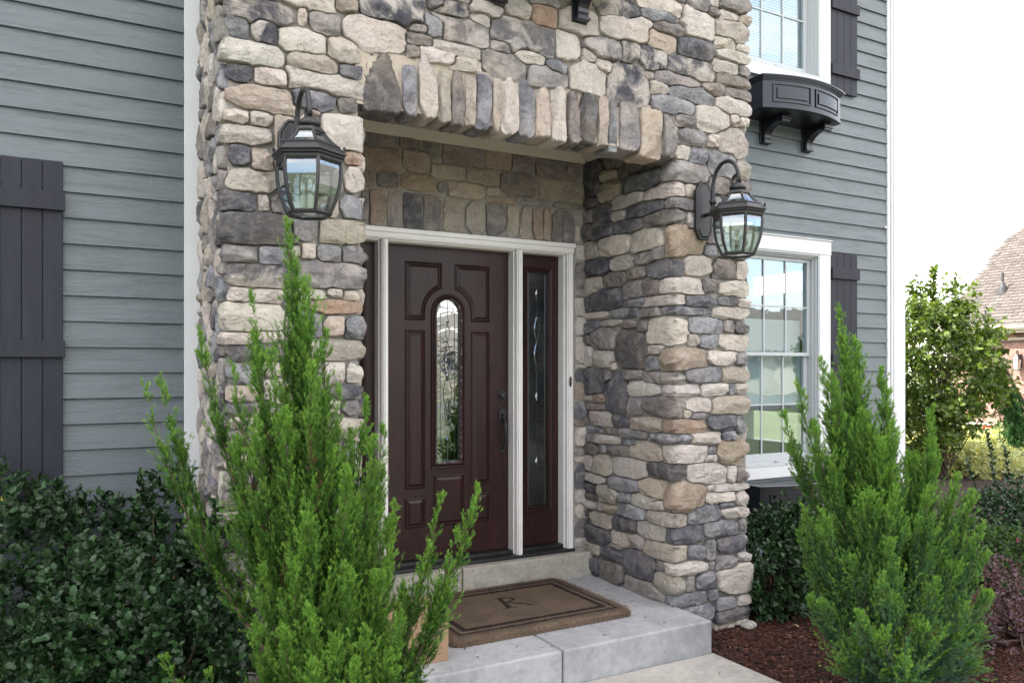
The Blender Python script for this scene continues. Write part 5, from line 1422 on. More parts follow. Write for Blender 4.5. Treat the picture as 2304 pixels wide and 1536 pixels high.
juniper('tall green juniper with blue-green inner growth in the mulch bed right of the steps', footR, tips([q[:4] + (q[4] * 1.25,) for q in RJ], 4.0, rj), 8, dens=1.2, size=.038, glauc=.8)

# ---- leafy shrubs
def leaf_t(kind):
    if kind == 'holly':   # spined oval, folded on the midrib
        h = [(0, 0), (.20, .16), (.30, .30), (.22, .40), (.33, .58), (.20, .70), (.18, .84), (0, 1.06)]
    elif kind == 'oval':
        h = [(0, 0), (.24, .22), (.34, .45), (.26, .75), (0, 1.05)]
    elif kind == 'round':
        h = [(0, 0), (.30, .2), (.42, .5), (.3, .8), (0, .98)]
    else:
        h = [(0, 0), (.17, .3), (.2, .55), (.1, .85), (0, 1.1)]
    V = []; 
    mid = [(0, -.0 + .10 * math.sin(y * 2.2), y) for _, y in h]
    for (x, y), m in zip(h, mid): V += [(-x, m[1] + abs(x) * .38, y), (x, m[1] + abs(x) * .38, y), m]
    F = []
    for i in range(len(h) - 1):
        a = 3 * i
        F += [(a, a+2, a+5), (a, a+5, a+3), (a+2, a+1, a+4), (a+2, a+4, a+5)]
    V = np.array(V, float); F = np.array(F)
    return V, F, np.clip(np.abs(V[:, 0]) * 2 + .2, 0, 1)
def leafy(name, label, cat, foot, blobs, nshoot, nleaf, size, ca, cb, mat, seed, kind='holly', shoot=.10, up=.5, group=None, extra=(), varieg=None, jit=.2, stems=26, droop=0.0, lean=.7):
    r = np.random.default_rng(seed)
    t = thing(name, foot, label, cat, group); foot = np.array(foot)
    bl = np.array(blobs, float); vol = bl[:, 3] * bl[:, 4] * bl[:, 5]; pk = r.choice(len(bl), nshoot, p=vol ** .7 / (vol ** .7).sum())
    q = unit(r.normal(0, 1, (nshoot, 3))); rad = r.uniform(.35, 1, nshoot) ** .45
    c = bl[pk, :3] + q * bl[pk, 3:6] * rad[:, None]
    out = unit(q / bl[pk, 3:6])
    inside = np.zeros(nshoot, bool)
    for k in range(len(bl)):
        e = (((c - bl[k, :3]) / bl[k, 3:6]) ** 2).sum(1); inside |= (e < .42) & (pk != k)
    sel = ~inside | (r.random(nshoot) < .25); c = c[sel]; out = out[sel]
    sd = unit(out * 1.0 + np.array([0, 0, up]) + r.normal(0, .35, out.shape)); sl = shoot * r.uniform(.5, 1.3, len(c))
    for (p0, p1, m) in extra:      # single long shoots that stand out of the outline
        p0 = np.array(p0); p1 = np.array(p1)
        for i in range(m):
            f = i / m; c = np.vstack([c, p0 + (p1 - p0) * f + r.normal(0, .008, 3)]); sd = np.vstack([sd, unit(p1 - p0)]); sl = np.append(sl, np.linalg.norm(p1 - p0) / m * 1.3)
    n = len(c); f = (np.arange(nleaf) + .5) / nleaf
    P = (c[:, None] + sd[:, None] * (sl[:, None] * f[None])[..., None]).reshape(-1, 3)
    az = r.uniform(0, 6.28, (n, 1)) + np.arange(nleaf)[None] * 2.4
    fr_ = frames(sd, r); lat = np.cos(az)[..., None] * fr_[:, None, :, 0] + np.sin(az)[..., None] * fr_[:, None, :, 1]
    ld = unit(lat * lean + sd[:, None] * .6 + r.normal(0, .25, lat.shape) + np.array([0, 0, -droop])).reshape(-1, 3)
    nm = unit(np.array([0, 0, 1.0]) * .9 + out[r.integers(0, len(out), len(ld))] * 0 + r.normal(0, .45, ld.shape) - np.array([0.25, .5, 0]))
    y = unit(nm - ld * (nm * ld).sum(1, keepdims=True)); x = np.cross(y, ld)
    sz = size * r.uniform(.65, 1.2, len(P))
    Mx = np.stack([x, y, ld], -1) * sz[:, None, None]
    V0, F0, tp = leaf_t(kind)
    V = (np.einsum('nij,vj->nvi', Mx, V0) + P[:, None]).reshape(-1, 3)
    F = (F0[None] + (np.arange(len(P)) * len(V0))[:, None, None]).reshape(-1, 3)
    ca = np.array(ca); cb = np.array(cb); mixr = r.random((len(P), 1, 1)); C = (ca * (1 - mixr) + cb * mixr) * (1 + r.normal(0, jit, (len(P), 1, 1))) * np.ones((1, len(V0), 1))
    if varieg is not None: C = C * (1 - tp[None, :, None]) + np.array(varieg) * tp[None, :, None]
    yel = r.random(len(P)) < .0005
    C[yel] = (.45, .40, .05)
    C = np.concatenate([np.clip(C, .003, 1), np.ones(C.shape[:2] + (1,))], -1).reshape(-1, 4)
    o = np_mesh('foliage', V, F, mat, None, kind in ('oval', 'round'), C); o['kind'] = 'stuff'; under(t, o)
    mb = MB()
    for k in range(stems):
        e = c[r.integers(0, len(c))]; b = foot + r.normal(0, .04, 3) * [1, 1, 0]; m_ = (b + e) / 2 + r.normal(0, .04, 3) + [0, 0, .06]
        mb.tube([qbez(b, m_, e, s) for s in (0, .25, .5, .75, 1)], [.011, .009, .007, .005, .0025], 5)
    for (p0, p1, m) in extra: mb.tube([p0, (Vector(p0) + Vector(p1)) / 2, p1], [.004, .003, .0015], 5)
    b = mb.build('stem', M['bark']); b['kind'] = 'stuff'; under(t, b)
    print(name, len(P), 'leaves')
    return t
def W3(u, v, w_): p = at_w(u, v, w_); return (p.x, p.y, p.z)
def blob(u, v, w_, rx, ry, rz): p = at_w(u, v, w_); return (p.x, p.y, p.z, rx, ry, rz)
HC = ((.009, .027, .008), (.024, .058, .018))
p = at_w(120, 1500, 3.75)
leafy('holly_shrub', 'broad dark green holly under the left shutter, filling the lower left corner', 'holly', (p.x, p.y, 0),
      [blob(90, 1330, 3.75, .42, .34, .42), blob(-60, 1300, 3.5, .4, .4, .45), blob(60, 1500, 3.3, .45, .35, .4), blob(190, 1260, 3.9, .28, .25, .28), blob(160, 1450, 3.3, .32, .3, .35), blob(-200, 1350, 3.2, .4, .4, .5)],
      1500, 8, .041, *HC, M['holly'], 31, extra=[(W3(110, 1180, 3.8), W3(35, 1065, 3.75), 7), (W3(140, 1180, 3.8), W3(135, 1085, 3.8), 6)])
p = at_w(380, 1500, 3.6)
leafy('holly_shrub', 'dark green holly between the white corner trim and the left juniper', 'holly', (p.x, p.y, 0),
      [blob(340, 1270, 3.8, .24, .24, .26), blob(380, 1180, 3.9, .12, .15, .20), blob(420, 1370, 3.5, .20, .22, .26), blob(300, 1430, 3.4, .30, .3, .35), blob(420, 1500, 3.2, .20, .3, .3), blob(250, 1500, 3.1, .3, .3, .3), blob(480, 1250, 3.55, .06, .10, .10)],
      1050, 8, .041, *HC, M['holly'], 32, extra=[(W3(370, 1130, 3.85), W3(410, 1020, 3.8), 7), (W3(310, 1160, 3.85), W3(320, 1075, 3.85), 5), (W3(470, 1240, 3.5), W3(487, 1140, 3.45), 5)])
p = at_w(1740, 1340, 5.6)
leafy('holly_shrub', 'dark green holly behind the right pier under the ground floor window', 'holly', (p.x, p.y - .05, 0),
      [blob(1745, 1270, 5.45, .28, .25, .30), blob(1700, 1235, 5.4, .16, .2, .22), blob(1810, 1205, 5.5, .20, .18, .24), blob(1850, 1250, 5.4, .25, .25, .3), blob(1740, 1300, 5.3, .28, .25, .2)],
      1100, 7, .042, *HC, M['holly'], 33, extra=[(W3(1830, 1130, 5.6), W3(1812, 1042, 5.6), 6)])
p = at_w(2260, 1240, 8.0)
leafy('dark_shrub', 'loose dark green shrub in shade at the right edge before the variegated hedge', 'shrub', (p.x, p.y, 0),
      [blob(2250, 1185, 7.5, .34, .35, .30), blob(2295, 1140, 7.6, .22, .3, .22), blob(2210, 1220, 7.4, .2, .3, .22), blob(2340, 1190, 7.6, .4, .4, .36)],
      900, 7, .042, (.012, .032, .014), (.03, .07, .022), M['holly'], 34, kind='oval', extra=[(W3(2240, 1090, 7.6), W3(2222, 975, 7.6), 8), (W3(2270, 1080, 7.6), W3(2262, 1010, 7.6), 6), (W3(2200, 1120, 7.6), W3(2180, 1040, 7.6), 6)])
p = at_w(2240, 1330, 5.9)
leafy('low_shrub', 'low dark green shrub with a pink bloom on the mulch at the right edge', 'shrub', (p.x, p.y, 0),
      [blob(2270, 1260, 6.0, .26, .3, .2), blob(2230, 1250, 6.2, .15, .2, .16), blob(2330, 1290, 5.8, .3, .3, .25)],
      650, 7, .034, (.02, .05, .014), (.06, .12, .03), M['leaf'], 35, kind='oval')
p = at_w(2290, 1440, 4.9)
leafy('barberry_shrub', 'dusky purple barberry with thin arching stems in the lower right corner', 'barberry', (p.x, p.y, 0),
      [blob(2270, 1370, 4.8, .20, .2, .18), blob(2300, 1440, 4.6, .22, .2, .18), blob(2250, 1440, 4.8, .10, .15, .12)],
      330, 9, .022, (.055, .022, .035), (.14, .085, .10), M['leaf'], 36, kind='round', shoot=.16, up=.2, stems=30,
      extra=[(W3(2300, 1400, 4.7), W3(2205, 1265, 4.8), 12), (W3(2300, 1440, 4.7), W3(2225, 1330, 4.8), 10), (W3(2300, 1480, 4.6), W3(2215, 1410, 4.7), 10), (W3(2304, 1380, 4.8), W3(2270, 1260, 4.9), 10)])
# ---- the broad-leaved tree by the corner
p = at_w(2120, 980, 12.0)
tr = leafy('deciduous_tree', 'young broad-leaved tree with drooping pointed leaves beside the white corner board', 'tree', (p.x, p.y, 0),
      [blob(2100, 830, 12.0, .72, .7, .75), blob(2060, 760, 11.8, .5, .5, .45), blob(2150, 760, 12.2, .5, .5, .45), blob(2110, 700, 12, .34, .4, .38), blob(2190, 860, 12.0, .42, .4, .40), blob(2090, 930, 11.9, .5, .5, .35), blob(2150, 940, 12.1, .3, .4, .25), blob(2030, 880, 12, .5, .5, .5), blob(2060, 975, 11.8, .45, .4, .25), blob(2100, 955, 11.6, .35, .4, .22)],
      1150, 9, .088, (.045, .084, .013), (.13, .19, .028), M['leaf'], 37, kind='oval', shoot=.24, up=.5, stems=40, droop=.25, lean=.9,
      extra=[(W3(2100, 700, 12), W3(2098, 605, 12), 12), (W3(2150, 720, 12), W3(2148, 640, 12), 9), (W3(2065, 730, 12), W3(2050, 640, 12), 8), (W3(2180, 800, 12), W3(2262, 790, 12), 12), (W3(2150, 760, 12), W3(2175, 700, 12), 9), (W3(2160, 900, 12), W3(2215, 920, 12), 7), (W3(2170, 770, 12), W3(2225, 745, 12), 8)])
# ---- variegated ground shrubs, white hydrangeas, bedding flowers
VG = 'pale variegated shrubs in the sunny bed'
for k, (u, v, w_, lab) in enumerate(((2125, 1010, 15.5, 'cream and green variegated shrub beneath the broad-leaved tree'), (2185, 1008, 15.8, 'cream and green variegated shrub just in front of the scarlet bedding flowers'), (2255, 1012, 15.0, 'cream and green variegated shrub left of the white hydrangea'),
        (2150, 1050, 12.5, 'cream variegated shrub nearest to the right juniper tips'), (2215, 1055, 12.3, 'cream variegated shrub directly behind the loose dark shrub'))):
    p = at_w(u, v, w_)
    leafy('variegated_shrub', lab, 'variegated shrub', (p.x, p.y, 0), [(p.x, p.y, .10, .62, .5, .22), (p.x + .3, p.y + .3, .12, .4, .4, .22), (p.x - .3, p.y + .1, .1, .4, .4, .2)],
          420, 7, .10, (.20, .26, .07), (.42, .44, .18), M['leaf'], 40 + k, kind='thin', group=VG, varieg=(.70, .67, .44), shoot=.16, stems=8)
for k, (u, v, w_, lab) in enumerate(((2290, 975, 17.0, 'pale hydrangea below the weeping cedar'), (2300, 1030, 14.5, 'white-headed hydrangea at the right edge above the dark shrub'))):
    p = at_w(u, v, w_)
    leafy('hydrangea_shrub', lab, 'hydrangea', (p.x, p.y, 0), [(p.x, p.y, p.z - .05, .5, .45, .30), (p.x, p.y, p.z - .5, .4, .4, .4)], 420, 9, .07, (.22, .28, .12), (.48, .50, .36), M['leaf'], 50 + k, kind='round', shoot=.07, stems=8)
r = np.random.default_rng(77)
def flowers(u0, u1, v, w_, col, n, label, cat, size=.07):
    a = at_w((u0 + u1) / 2, v, w_); t = thing('bedding_flowers', (a.x, a.y, 0), label, cat)
    Vs = []; Fs = []; Cs = []
    for i in range(n):
        u = r.uniform(u0, u1); q = at_w(u, v + r.uniform(-6, 6), w_ + r.uniform(-.3, .3)); c0 = np.array([q.x, q.y, q.z]); s = size * r.uniform(.7, 1.2); b = len(Vs)
        nrm = unit(np.array([-.4, -.6, .7]) + r.normal(0, .3, 3)); fr1 = frames(nrm[None], r)[0]
        Vs.append(c0)
        for k in range(10):
            rad = s * (1 if k % 2 else .72); Vs.append(c0 + fr1[:, 0] * rad * math.cos(k * .628) + fr1[:, 1] * rad * math.sin(k * .628) + nrm * s * .2)
        for k in range(10): Fs.append((b, b + 1 + k, b + 1 + (k + 1) % 10))
        cc = np.array(col) * r.uniform(.8, 1.15); Cs += [np.append(cc, 1)] * 11
    o = np_mesh('bloom', np.array(Vs), np.array(Fs), M['petal'], None, False, np.clip(np.array(Cs), 0, 1)); o['kind'] = 'stuff'; under(t, o)
    mb = MB()
    for i in range(n // 2):
        u = r.uniform(u0, u1); q = at_w(u, v, w_); mb.tube([(q.x, q.y, -.08), (q.x + .02, q.y, q.z)], .004, 3)
    s_ = mb.build('stem', M['grass']); s_['kind'] = 'stuff'; under(t, s_)
flowers(2172, 2245, 966, 18.5, (.55, .015, .03), 80, 'strip of scarlet bedding flowers against the brick house', 'red flowers')
flowers(2138, 2172, 966, 18.6, (.16, .03, .28), 26, 'small patch of purple bedding flowers by the tree trunk', 'purple flowers')
flowers(2172, 2290, 962, 19.0, (.60, .55, .56), 95, 'row of white bedding flowers behind the scarlet ones', 'white flowers')
flowers(2284, 2298, 1213, 6.0, (.40, .03, .16), 5, 'two pink blooms on the low shrub at the right edge', 'pink flowers', .022)
# ---- weeping cedar: an arching bough with hanging curtains
wc = at_w(2330, 960, 14.0)
t = thing('weeping_cedar', (wc.x, wc.y, 0), 'weeping conifer whose arched bough hangs green curtains before the brick wall', 'weeping conifer')
arc = [(2200, 822), (2225, 805), (2250, 815), (2272, 845), (2285, 875), (2300, 900), (2330, 930)]
pts = [at_w(u, v, 14) for u, v in arc]; pts.append(Vector((pts[-1].x + .1, pts[-1].y, 0)))
mb = MB(); mb.tube(pts, [.012, .018, .022, .026, .03, .035, .045, .06], 7); under(t, mb.build('bough', M['bark']))
PP, DD, SS = [], [], []
hang = [(2195, 825, .28), (2205, 815, .45), (2216, 812, .55), (2228, 808, .62), (2238, 812, .6), (2247, 818, .4), (2262, 860, .55), (2272, 870, .8), (2282, 880, .85), (2292, 895, .75), (2302, 905, .6), (2275, 905, .62), (2290, 930, .5)]
for (u, v, L_) in hang:
    p0 = np.array(at_w(u, v, 14)); n = int(L_ * 190)
    f = r.random(n); pos = p0 + np.stack([r.normal(0, .055, n), r.normal(0, .08, n), -f * L_], 1) + r.normal(0, .02, (n, 3))
    PP.append(pos); DD.append(unit(np.array([0, 0, -1.0]) + r.normal(0, .35, (n, 3)))); SS.append(np.full(n, .13) * r.uniform(.7, 1.2, n))
P = np.vstack(PP); D = np.vstack(DD); S_ = np.concatenate(SS); n = len(P)
V, F, C = place(sprig_template(np.random.default_rng(3), 8, 2), P, D, S_, r, np.tile([.02, .06, .018], (n, 1)), np.tile([.05, .13, .03], (n, 1)), '', None, None)
o = np_mesh('foliage', V, F, M['juniper'], None, False, C); o['kind'] = 'stuff'; under(t, o)

# ---- bark mulch, fallen leaves, loose stone
r = np.random.default_rng(12)
def chips(n, x0, x1, y0, y1, seed):
    r = np.random.default_rng(seed)
    x = r.uniform(x0, x1, n); y = r.uniform(y0, y1, n)
    ok = ~((x > 1.13) & (x < 3.22) & (y < 4.7)) & ~((x > .6) & (x < 3.82) & (y > 3.70)) & (y < 4.66)
    x = x[ok]; y = y[ok]; n = len(x)
    L = r.uniform(.010, .034, n); Wd = r.uniform(.002, .0065, n); a = r.uniform(0, 6.28, n); ti = r.normal(0, .28, n)
    z = np.array([hmap(p_, q_) * .7 for p_, q_ in zip(x, y)]) - .012 + r.uniform(.002, .016, n)
    d = np.stack([np.cos(a) * np.cos(ti), np.sin(a) * np.cos(ti), np.sin(ti)], 1); s = np.stack([-np.sin(a), np.cos(a), r.normal(0, .3, n)], 1); s = unit(s)
    c = np.stack([x, y, z], 1); up = np.cross(d, s) * .0016
    V = np.stack([c - d * L[:, None] / 2, c + s * Wd[:, None] - d * L[:, None] * .2, c + s * Wd[:, None] * .8 + d * L[:, None] * .3, c + d * L[:, None] / 2, c - s * Wd[:, None] + d * L[:, None] * .2, c - s * Wd[:, None] * .8 - d * L[:, None] * .3, c + np.abs(up) * 1.5], 1).reshape(-1, 3)
    i = (np.arange(n) * 7)[:, None]; F = np.concatenate([i + [[k, (k + 1) % 6, 6]] for k in range(6)], 1).reshape(-1, 3)
    base = np.array([[.058, .024, .017]]) * (1 + r.normal(0, .45, (n, 1))); pale = r.random(n) < .06; base[pale] = [.16, .09, .06]
    C = np.repeat(np.clip(np.concatenate([base, np.ones((n, 1))], 1), .006, 1), 7, 0)
    return V, F, C
V, F, C = chips(62000, 2.9, 6.3, 1.9, 4.68, 3)
o = np_mesh('bark_mulch', V, F, M['chips'], None, False, C); o['kind'] = 'stuff'; o['label'] = 'reddish brown shredded bark mulch beside the steps'
V, F, C = chips(14000, -1.2, 1.2, 2.2, 4.5, 4)
o = np_mesh('bark_mulch', V, F, M['chips'], None, False, C); o['kind'] = 'stuff'; o['label'] = 'bark mulch under the left shrubs'
rd_ = np.random.default_rng(6); nd = 46
xd = rd_.uniform(1.6, 3.18, nd); zone = rd_.random(nd); yd = np.where(zone < .45, rd_.uniform(3.44, 3.69, nd), np.where(zone < .7, rd_.uniform(3.75, 4.5, nd), rd_.uniform(2.5, 3.38, nd))); xd = np.where((zone >= .45) & (zone < .7), rd_.uniform(2.92, 3.12, nd), xd)
zd = np.where(zone < .7, ZP, .012) + .0015; ad = rd_.uniform(0, 6.28, nd); Ld = rd_.uniform(.006, .020, nd)
dd_ = np.stack([np.cos(ad), np.sin(ad), np.zeros(nd)], 1) * Ld[:, None]; ss_ = np.stack([-np.sin(ad), np.cos(ad), np.zeros(nd)], 1) * (Ld * .22)[:, None]; cd_ = np.stack([xd, yd, zd], 1)
V = np.stack([cd_ - dd_, cd_ + ss_, cd_ + dd_, cd_ - ss_, cd_ + [0, 0, .003]], 1).reshape(-1, 3); i5 = (np.arange(nd) * 5)[:, None]
F = np.concatenate([i5 + [[k_, (k_ + 1) % 4, 4]] for k_ in range(4)], 1).reshape(-1, 3)
cdc = np.where(rd_.random((nd, 1)) < .35, [[.30, .24, .14]], [[.07, .03, .02]]); C = np.repeat(np.concatenate([cdc, np.ones((nd, 1))], 1), 5, 0)
o = np_mesh('leaf_litter', V, F, M['chips'], None, False, C); o['kind'] = 'stuff'; o['label'] = 'bits of bark and leaf scattered on the concrete steps'
lv = leaf_t('oval')
for (u, v, col, lab) in ((1797, 1411, (.36, .26, .14), 'pale curled leaf lying on the mulch between pier and juniper'), (1771, 1386, (.45, .40, .10), 'small yellow leaf lying on the mulch near the holly'), (1826, 1376, (.34, .27, .12), 'small tan leaf on the mulch beside the right juniper'), (1705, 1312, (.50, .36, .10), 'orange-yellow leaf caught under the right holly'), (1781, 1434, (.2, .10, .07), 'brown dead leaf on the mulch in front of the pale one')):
    a = ray(u, v); k = -(EYE - .012) / a[2]; P0 = np.array([a[0] * k, a[1] * k, .012]); s = .05
    d = unit(np.array([r.normal(), r.normal(), .1])); nn = unit(np.array([0.2, -.3, 1.0])); yy = unit(nn - d * (nn @ d)); xx = np.cross(yy, d)
    V = (lv[0] @ (np.stack([xx, yy, d], 0) * s)); c4 = np.tile([*col, 1], (len(V), 1))
    o = np_mesh('fallen_leaf', V, lv[1], M['leaf'], None, False, c4); o.location = P0; o['kind'] = 'thing'; tag(o, lab, 'leaf')
bm = bmesh.new(); bmesh.ops.create_icosphere(bm, subdivisions=3, radius=1.0)
for vtx in bm.verts:
    f = 1 + .14 * math.sin(vtx.co.x * 3 + 1) * math.cos(vtx.co.y * 4) + .06 * math.sin(vtx.co.z * 9 + vtx.co.x * 5); vtx.co = Vector((vtx.co.x * .055 * f, vtx.co.y * .035 * f, vtx.co.z * .028 * f))
me = bpy.data.meshes.new('loose_stone'); bm.to_mesh(me); bm.free(); me.materials.append(M['stone']); me.polygons.foreach_set('use_smooth', [True] * len(me.polygons))
ca_ = me.color_attributes.new('Col', 'FLOAT_COLOR', 'POINT'); ca_.data.foreach_set('color', np.tile([.46, .42, .38, .1], len(me.vertices)).astype(np.float32))
o = bpy.data.objects.new('loose_stone', me); COL.objects.link(o); o.location = (3.74, 3.66, .012); o['kind'] = 'thing'; tag(o, 'small pale loose stone at the foot of the right pier on the mulch', 'stone')
# ================================================================ NEIGHBOURING BRICK HOUSE
nb = thing('brick_house', (24, 10, 0), 'neighbouring pink brick house with taupe shingle roof at the right edge', 'house')
XW = 22.3; XE = 22.0; ZE = 1.14 + EYE; YC = 14.33
mb = MB(); mb.box(XW + .01, XW + 9, 0, YC - .15, -.1, ZE - .05); under(nb, mb.build('wall', M['brick_mortar']))
# bricks of the stretch in view
bm_v = [(-.003, 0, 0), (-.003, .194, 0), (-.003, .194, .057), (-.003, 0, .057), (.02, 0, 0), (.02, .194, 0), (.02, .194, .057), (.02, 0, .057)]
bm_f = [(0, 3, 2, 1), (0, 1, 5, 4), (2, 3, 7, 6), (0, 4, 7, 3), (1, 2, 6, 5)]
def shared(name, mat):
    me = bpy.data.meshes.new(name); me.from_pydata(bm_v, [], bm_f); me.materials.append(mat); return me
bme = shared('brick', M['brick']); bmd = shared('brick', M['brick_dark']); rb_ = np.random.default_rng(2)
cand = []
for k in range(2, 39):
    z = k * .0675
    for j in range(0, 72):
        y = j * .204 + (.102 if k % 2 else 0)
        if y > YC - .4: continue
        p = np.array([XW, y + .1, z + .03]); wv = p[0] * sn + p[1] * cs; u = 1152 + F_PX * (p[0] * cs - p[1] * sn) / wv
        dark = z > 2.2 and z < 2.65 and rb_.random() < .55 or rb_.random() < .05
        cand.append((0 if 2140 < u < 2310 and z > .9 else 1, rb_.random(), y, z, dark))
cand.sort(key=lambda q: (q[0], -q[3]))
inv = [c for c in cand if c[0] == 0][:300]; rest = [c for c in cand if c not in inv]
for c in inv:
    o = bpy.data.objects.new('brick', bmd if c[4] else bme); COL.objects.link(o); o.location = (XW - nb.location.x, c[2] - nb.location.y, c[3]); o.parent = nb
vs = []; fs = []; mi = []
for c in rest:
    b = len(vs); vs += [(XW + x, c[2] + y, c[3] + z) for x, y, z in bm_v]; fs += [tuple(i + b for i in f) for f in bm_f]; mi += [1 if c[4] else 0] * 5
o = mesh_obj('brick', vs, fs, [M['brick'], M['brick_dark']], mi=mi); o['kind'] = 'stuff'; under(nb, o)
# roof slope: eave along y, rake at the far end, clipped hip
PM = .85
def rp(t, y, h=0): return (XE + t - h * .65, y, ZE + PM * t + h * .76)
mb = MB(); up = [(0, -4), (0, YC), (3.35, YC), (3.8, YC - .28), (6.2, YC - 1.9), (6.2, -4)]
vs = [rp(t, y) for t, y in up] + [(rp(t, y)[0] + .1, y, rp(t, y)[2] - .16) for t, y in up]; n = len(up)
mb.add(vs, [tuple(range(n))[::-1], tuple(range(n, 2*n))] + [(i, (i+1) % n, (i+1) % n + n, i + n) for i in range(n)])
mb.add([rp(6.2, YC - 1.9), rp(6.2, -4), (XE + 12.4, -4, ZE), (XE + 12.4, YC, ZE)], [(0, 1, 2, 3)])
mb.add([(XE + .3, YC - .1, ZE), rp(3.35, YC - .1), rp(6.2, YC - 1.9), (XE + 12.4, YC - .1, ZE)], [(0, 1, 2, 3)])
under(nb, mb.build('roof', M['roof_far']))
ex = .145 / math.hypot(1, PM)      # course spacing in plan
sv = [(-.02, 0, -.0), (-.02, .22, -.0), (.118, .22, .092), (.118, 0, .092), (-.015, 0, -.012), (-.015, .22, -.012)]
sf = [(0, 3, 2, 1), (0, 1, 5, 4)]
sme = bpy.data.meshes.new('shingle'); sme.from_pydata([(x, y, z + .012) for x, y, z in sv], [], sf); sme.materials.append(M['shingle'])
cand = []
for k in range(0, 56):
    t_ = k * ex
    for j in range(0, 62):
        y = 1.2 + j * .222 + (k * .137) % .222 + rb_.uniform(-.02, .02)
        lim = YC - .02 - (0 if t_ < 3.35 else (t_ - 3.35) * .65)
        if y + .2 > lim: continue
        P_ = rp(t_, y); wv = P_[0] * sn + P_[1] * cs; u = 1152 + F_PX * (P_[0] * cs - P_[1] * sn) / wv; v = HOR - F_PX * (P_[2] - EYE) / wv
        cand.append((0 if (2160 < u < 2320 and 500 < v) else 1, -v, y, t_))
cand.sort(); inv = cand[:300]; rest = cand[300:]
for c in inv:
    P_ = rp(c[3], c[2], .0); o = bpy.data.objects.new('shingle', sme); COL.objects.link(o); o.location = Vector(P_) - nb.location; o.parent = nb; o.scale = (1, rb_.uniform(.85, 1.0), 1)
vs = []; fs = []
for c in rest:
    P_ = rp(c[3], c[2]); b = len(vs); s_ = rb_.uniform(.85, 1.); h_ = rb_.uniform(0, .006); vs += [(P_[0] + x, P_[1] + y * s_, P_[2] + z + .012 + h_) for x, y, z in sv]; fs += [tuple(i + b for i in f) for f in sf]
o = mesh_obj('shingle', vs, fs, M['shingle']); o['kind'] = 'stuff'; under(nb, o)
mb = MB(); mb.prism_x([(0, 0)], 0, 0) if False else None
def ybar(poly, y0, y1, name, mat):
    n = len(poly); m_ = MB(); m_.add([(x, y0, z) for x, z in poly] + [(x, y1, z) for x, z in poly], [tuple(range(n)), tuple(range(2*n-1, n-1, -1))] + [(i, i+n, (i+1) % n + n, (i+1) % n) for i in range(n)]); under(nb, m_.build(name, mat))
ybar([(XE - .10, ZE + .01), (XE - .10, ZE - .05), (XE - .06, ZE - .11), (XE + .0, ZE - .12), (XE, ZE + .0), (XE - .085, ZE - .005)], -4, YC, 'gutter', simple('cream_gutter', (.50, .46, .38), .5))
ybar([(XE + .01, ZE - .02), (XE + .01, ZE - .18), (XW + .02, ZE - .18), (XW + .02, ZE - .30), (XW - .015, ZE - .30), (XW - .015, ZE - .36), (XW + .04, ZE - .36), (XW + .04, ZE - .02)], -4, YC, 'soffit_trim', simple('cream_trim', (.47, .42, .33), .5))
# vent pipe with its flashing
a = ray(2256, 655); tt_ = None
# point on the slope: z = ZE + PM (x - XE)
k = (ZE - PM * XE - EYE) / (a[2] - PM * a[0]); px, py, pz = a[0] * k, a[1] * k, EYE + a[2] * k
mb = MB(); mb.lathe((px, py, pz - .1), [(.15, .02), (.11, .20), (.05, .34), (.035, .36)], 16); under(nb, mb.build('pipe_flashing', M['pipe']))
mb = MB(); mb.lathe((px, py, pz), [(.032, .1), (.032, .52), (.02, .53)], 12); under(nb, mb.build('vent_pipe', M['pipe']))
# its small lantern
a = ray(2288, 815); k = (XW - .16) / a[0]; lx, ly, lz = XW - .16, a[1] * k, a[2] * k + EYE
nl = thing('wall_lantern', (XW, ly, lz), 'small bronze scroll-armed lantern on the neighbouring brick wall', 'wall lantern')
mb = MB(); mb.box(XW - .03, XW - .004, ly - .06, ly + .06, lz - .12, lz + .22); under(nl, mb.build('back_plate', M['iron'], bevel=.01))
mb = MB(); mb.tube([(XW - .03, ly, lz + .05), (XW - .08, ly, lz + .26), (XW - .14, ly, lz + .32), (XW - .19, ly, lz + .27), (XW - .17, ly, lz + .22), (XW - .13, ly, lz + .24)], .011, 6); under(nl, mb.build('arm', M['iron']))
mb = MB(); mb.lathe((lx, ly, lz), [(.12, .07), (.11, .09), (.03, .19), (.01, .22)], 4, .785); under(nl, mb.build('lamp_roof', M['iron']))
mb = MB(); mb.lathe((lx, ly, lz), [(.075, -.19), (.105, .07)], 4, .785); under(nl, mb.build('lamp_glass', simple('frosted_lamp_glass', (.55, .5, .42), .4)))
mb = MB()
for k in range(4):
    an = .785 + k * math.pi / 2; mb.tube([(lx + .08 * math.cos(an), ly + .08 * math.sin(an), lz - .2), (lx + .11 * math.cos(an), ly + .11 * math.sin(an), lz + .07)], .009, 4)
mb.lathe((lx, ly, lz), [(.082, -.21), (.082, -.19)], 4, .785); under(nl, mb.build('lamp_cage', M['iron']))

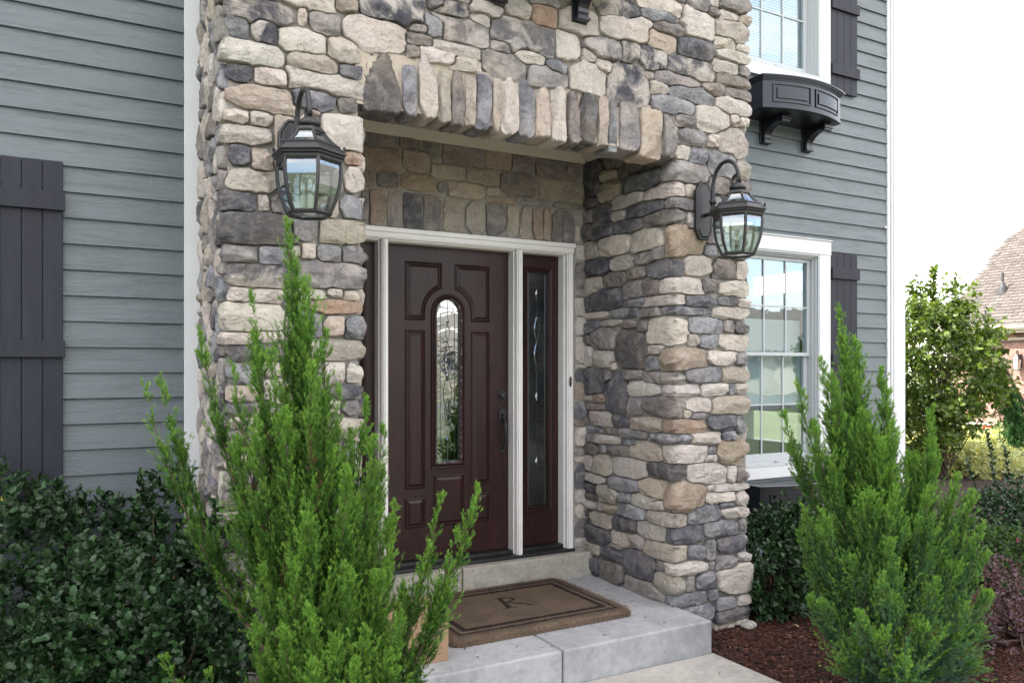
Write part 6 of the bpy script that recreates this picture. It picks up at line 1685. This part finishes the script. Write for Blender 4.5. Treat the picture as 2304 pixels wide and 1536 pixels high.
# ================================================================ ACROSS THE STREET (what the door, window and lantern glass mirror)
mb = MB(); mb.box(-120, 160, -24, -15, -.2, -.075); mb.build('road', M['asphalt'])['kind'] = 'structure'
mb = MB(); mb.box(-1.5, 5.0, -14.9, -7.05, -.2, -.03); mb.build('driveway', M['conc_walk'])['kind'] = 'structure'
def far_house(x, y, wdt, dep, h, rise, lab, wallm, gable):
    t = thing('suburban_house', (x, y, 0), lab, 'house', 'houses across the street mirrored in the glass')
    mb = MB(); mb.box(x - wdt/2, x + wdt/2, y - dep, y, -.1, h); under(t, mb.build('wall', wallm))
    o_ = .5; zr_ = h + rise
    mb = MB(); mb.prism_x([(y + o_, h - .1), (y - dep / 2, zr_), (y - dep - o_, h - .1)], x - wdt/2 - o_, x + wdt/2 + o_); under(t, mb.build('roof', M['roof_far']))
    gx = x + gable * wdt; mb = MB(); mb.prism([(gx - 2.6, -.1), (gx + 2.6, -.1), (gx + 2.6, h * .85), (gx, h * .85 + 2.6), (gx - 2.6, h * .85)], y + 1.6, y - 1); under(t, mb.build('gable_wing', wallm))
    mb = MB(); mb.add([(gx - 3.0, y + 1.9, h * .85 - .3), (gx, y + 1.9, h * .85 + 2.75), (gx + 3.0, y + 1.9, h * .85 - .3), (gx - 3.0, y - 2, h * .85 - .3), (gx, y - 2, h * .85 + 2.75), (gx + 3.0, y - 2, h * .85 - .3)], [(0, 1, 4, 3), (1, 2, 5, 4)]); under(t, mb.build('gable_roof', M['roof_far']))
    mb = MB(); mb.box(gx - 2.1, gx + 2.1, y + 1.6, y + 1.65, 0, 2.3); under(t, mb.build('garage_door', M['white']))
    for k in (-.35, -.12, .12, .35):
        wx = x + k * wdt
        if abs(wx - gx) < 3.2: continue
        for zb in ((1.0,) if h < 4 else (1.0, 3.9)):
            mb = MB(); mb.box(wx - .7, wx + .7, y, y + .06, zb - .1, zb + 1.6); f_ = mb.build('window', M['white']); under(t, f_)
            mb = MB(); mb.box(wx - .58, wx + .58, y + .06, y + .08, zb, zb + 1.5); under(t, mb.build('window_pane', M['black_gloss']))
far_house(24, -46, 16, 10, 3.2, 3.2, 'low beige house with a front garage gable, seen mirrored in the door glass', M['stucco'], -.2)
far_house(48, -32, 15, 10, 3.0, 3.4, 'beige gabled house, seen mirrored in the ground floor window', M['stucco'], .0)
far_house(-2, -48, 15, 10, 5.6, 2.8, 'two storey brick house, seen mirrored in the lantern glass', M['brick'], .25)
far_house(72, -6, 14, 10, 3.2, 3.0, 'distant beige house seen at the far end of the mirrored street', M['stucco'], .1)
for k, (x, y, h, lab) in enumerate(((11, -33, 4.5, 'round street tree nearest in the door glass reflection'), (41, -25, 3.6, 'small street tree mirrored low in the ground floor window'), (60, -20, 6, 'far street tree mirrored beside the beige gable'), (-12, -34, 7, 'tall street tree mirrored in the left lantern'))):
    p = (x, y, 0)
    leafy('street_tree', lab, 'tree', p, [(x, y, h * .62, h * .3, h * .3, h * .34), (x + .8, y, h * .5, h * .24, h * .24, h * .22), (x - .7, y + .4, h * .55, h * .22, h * .2, h * .25)], 260, 7, .42, (.03, .07, .015), (.08, .14, .03), M['leaf'], 70 + k, kind='round', shoot=.5, stems=16)
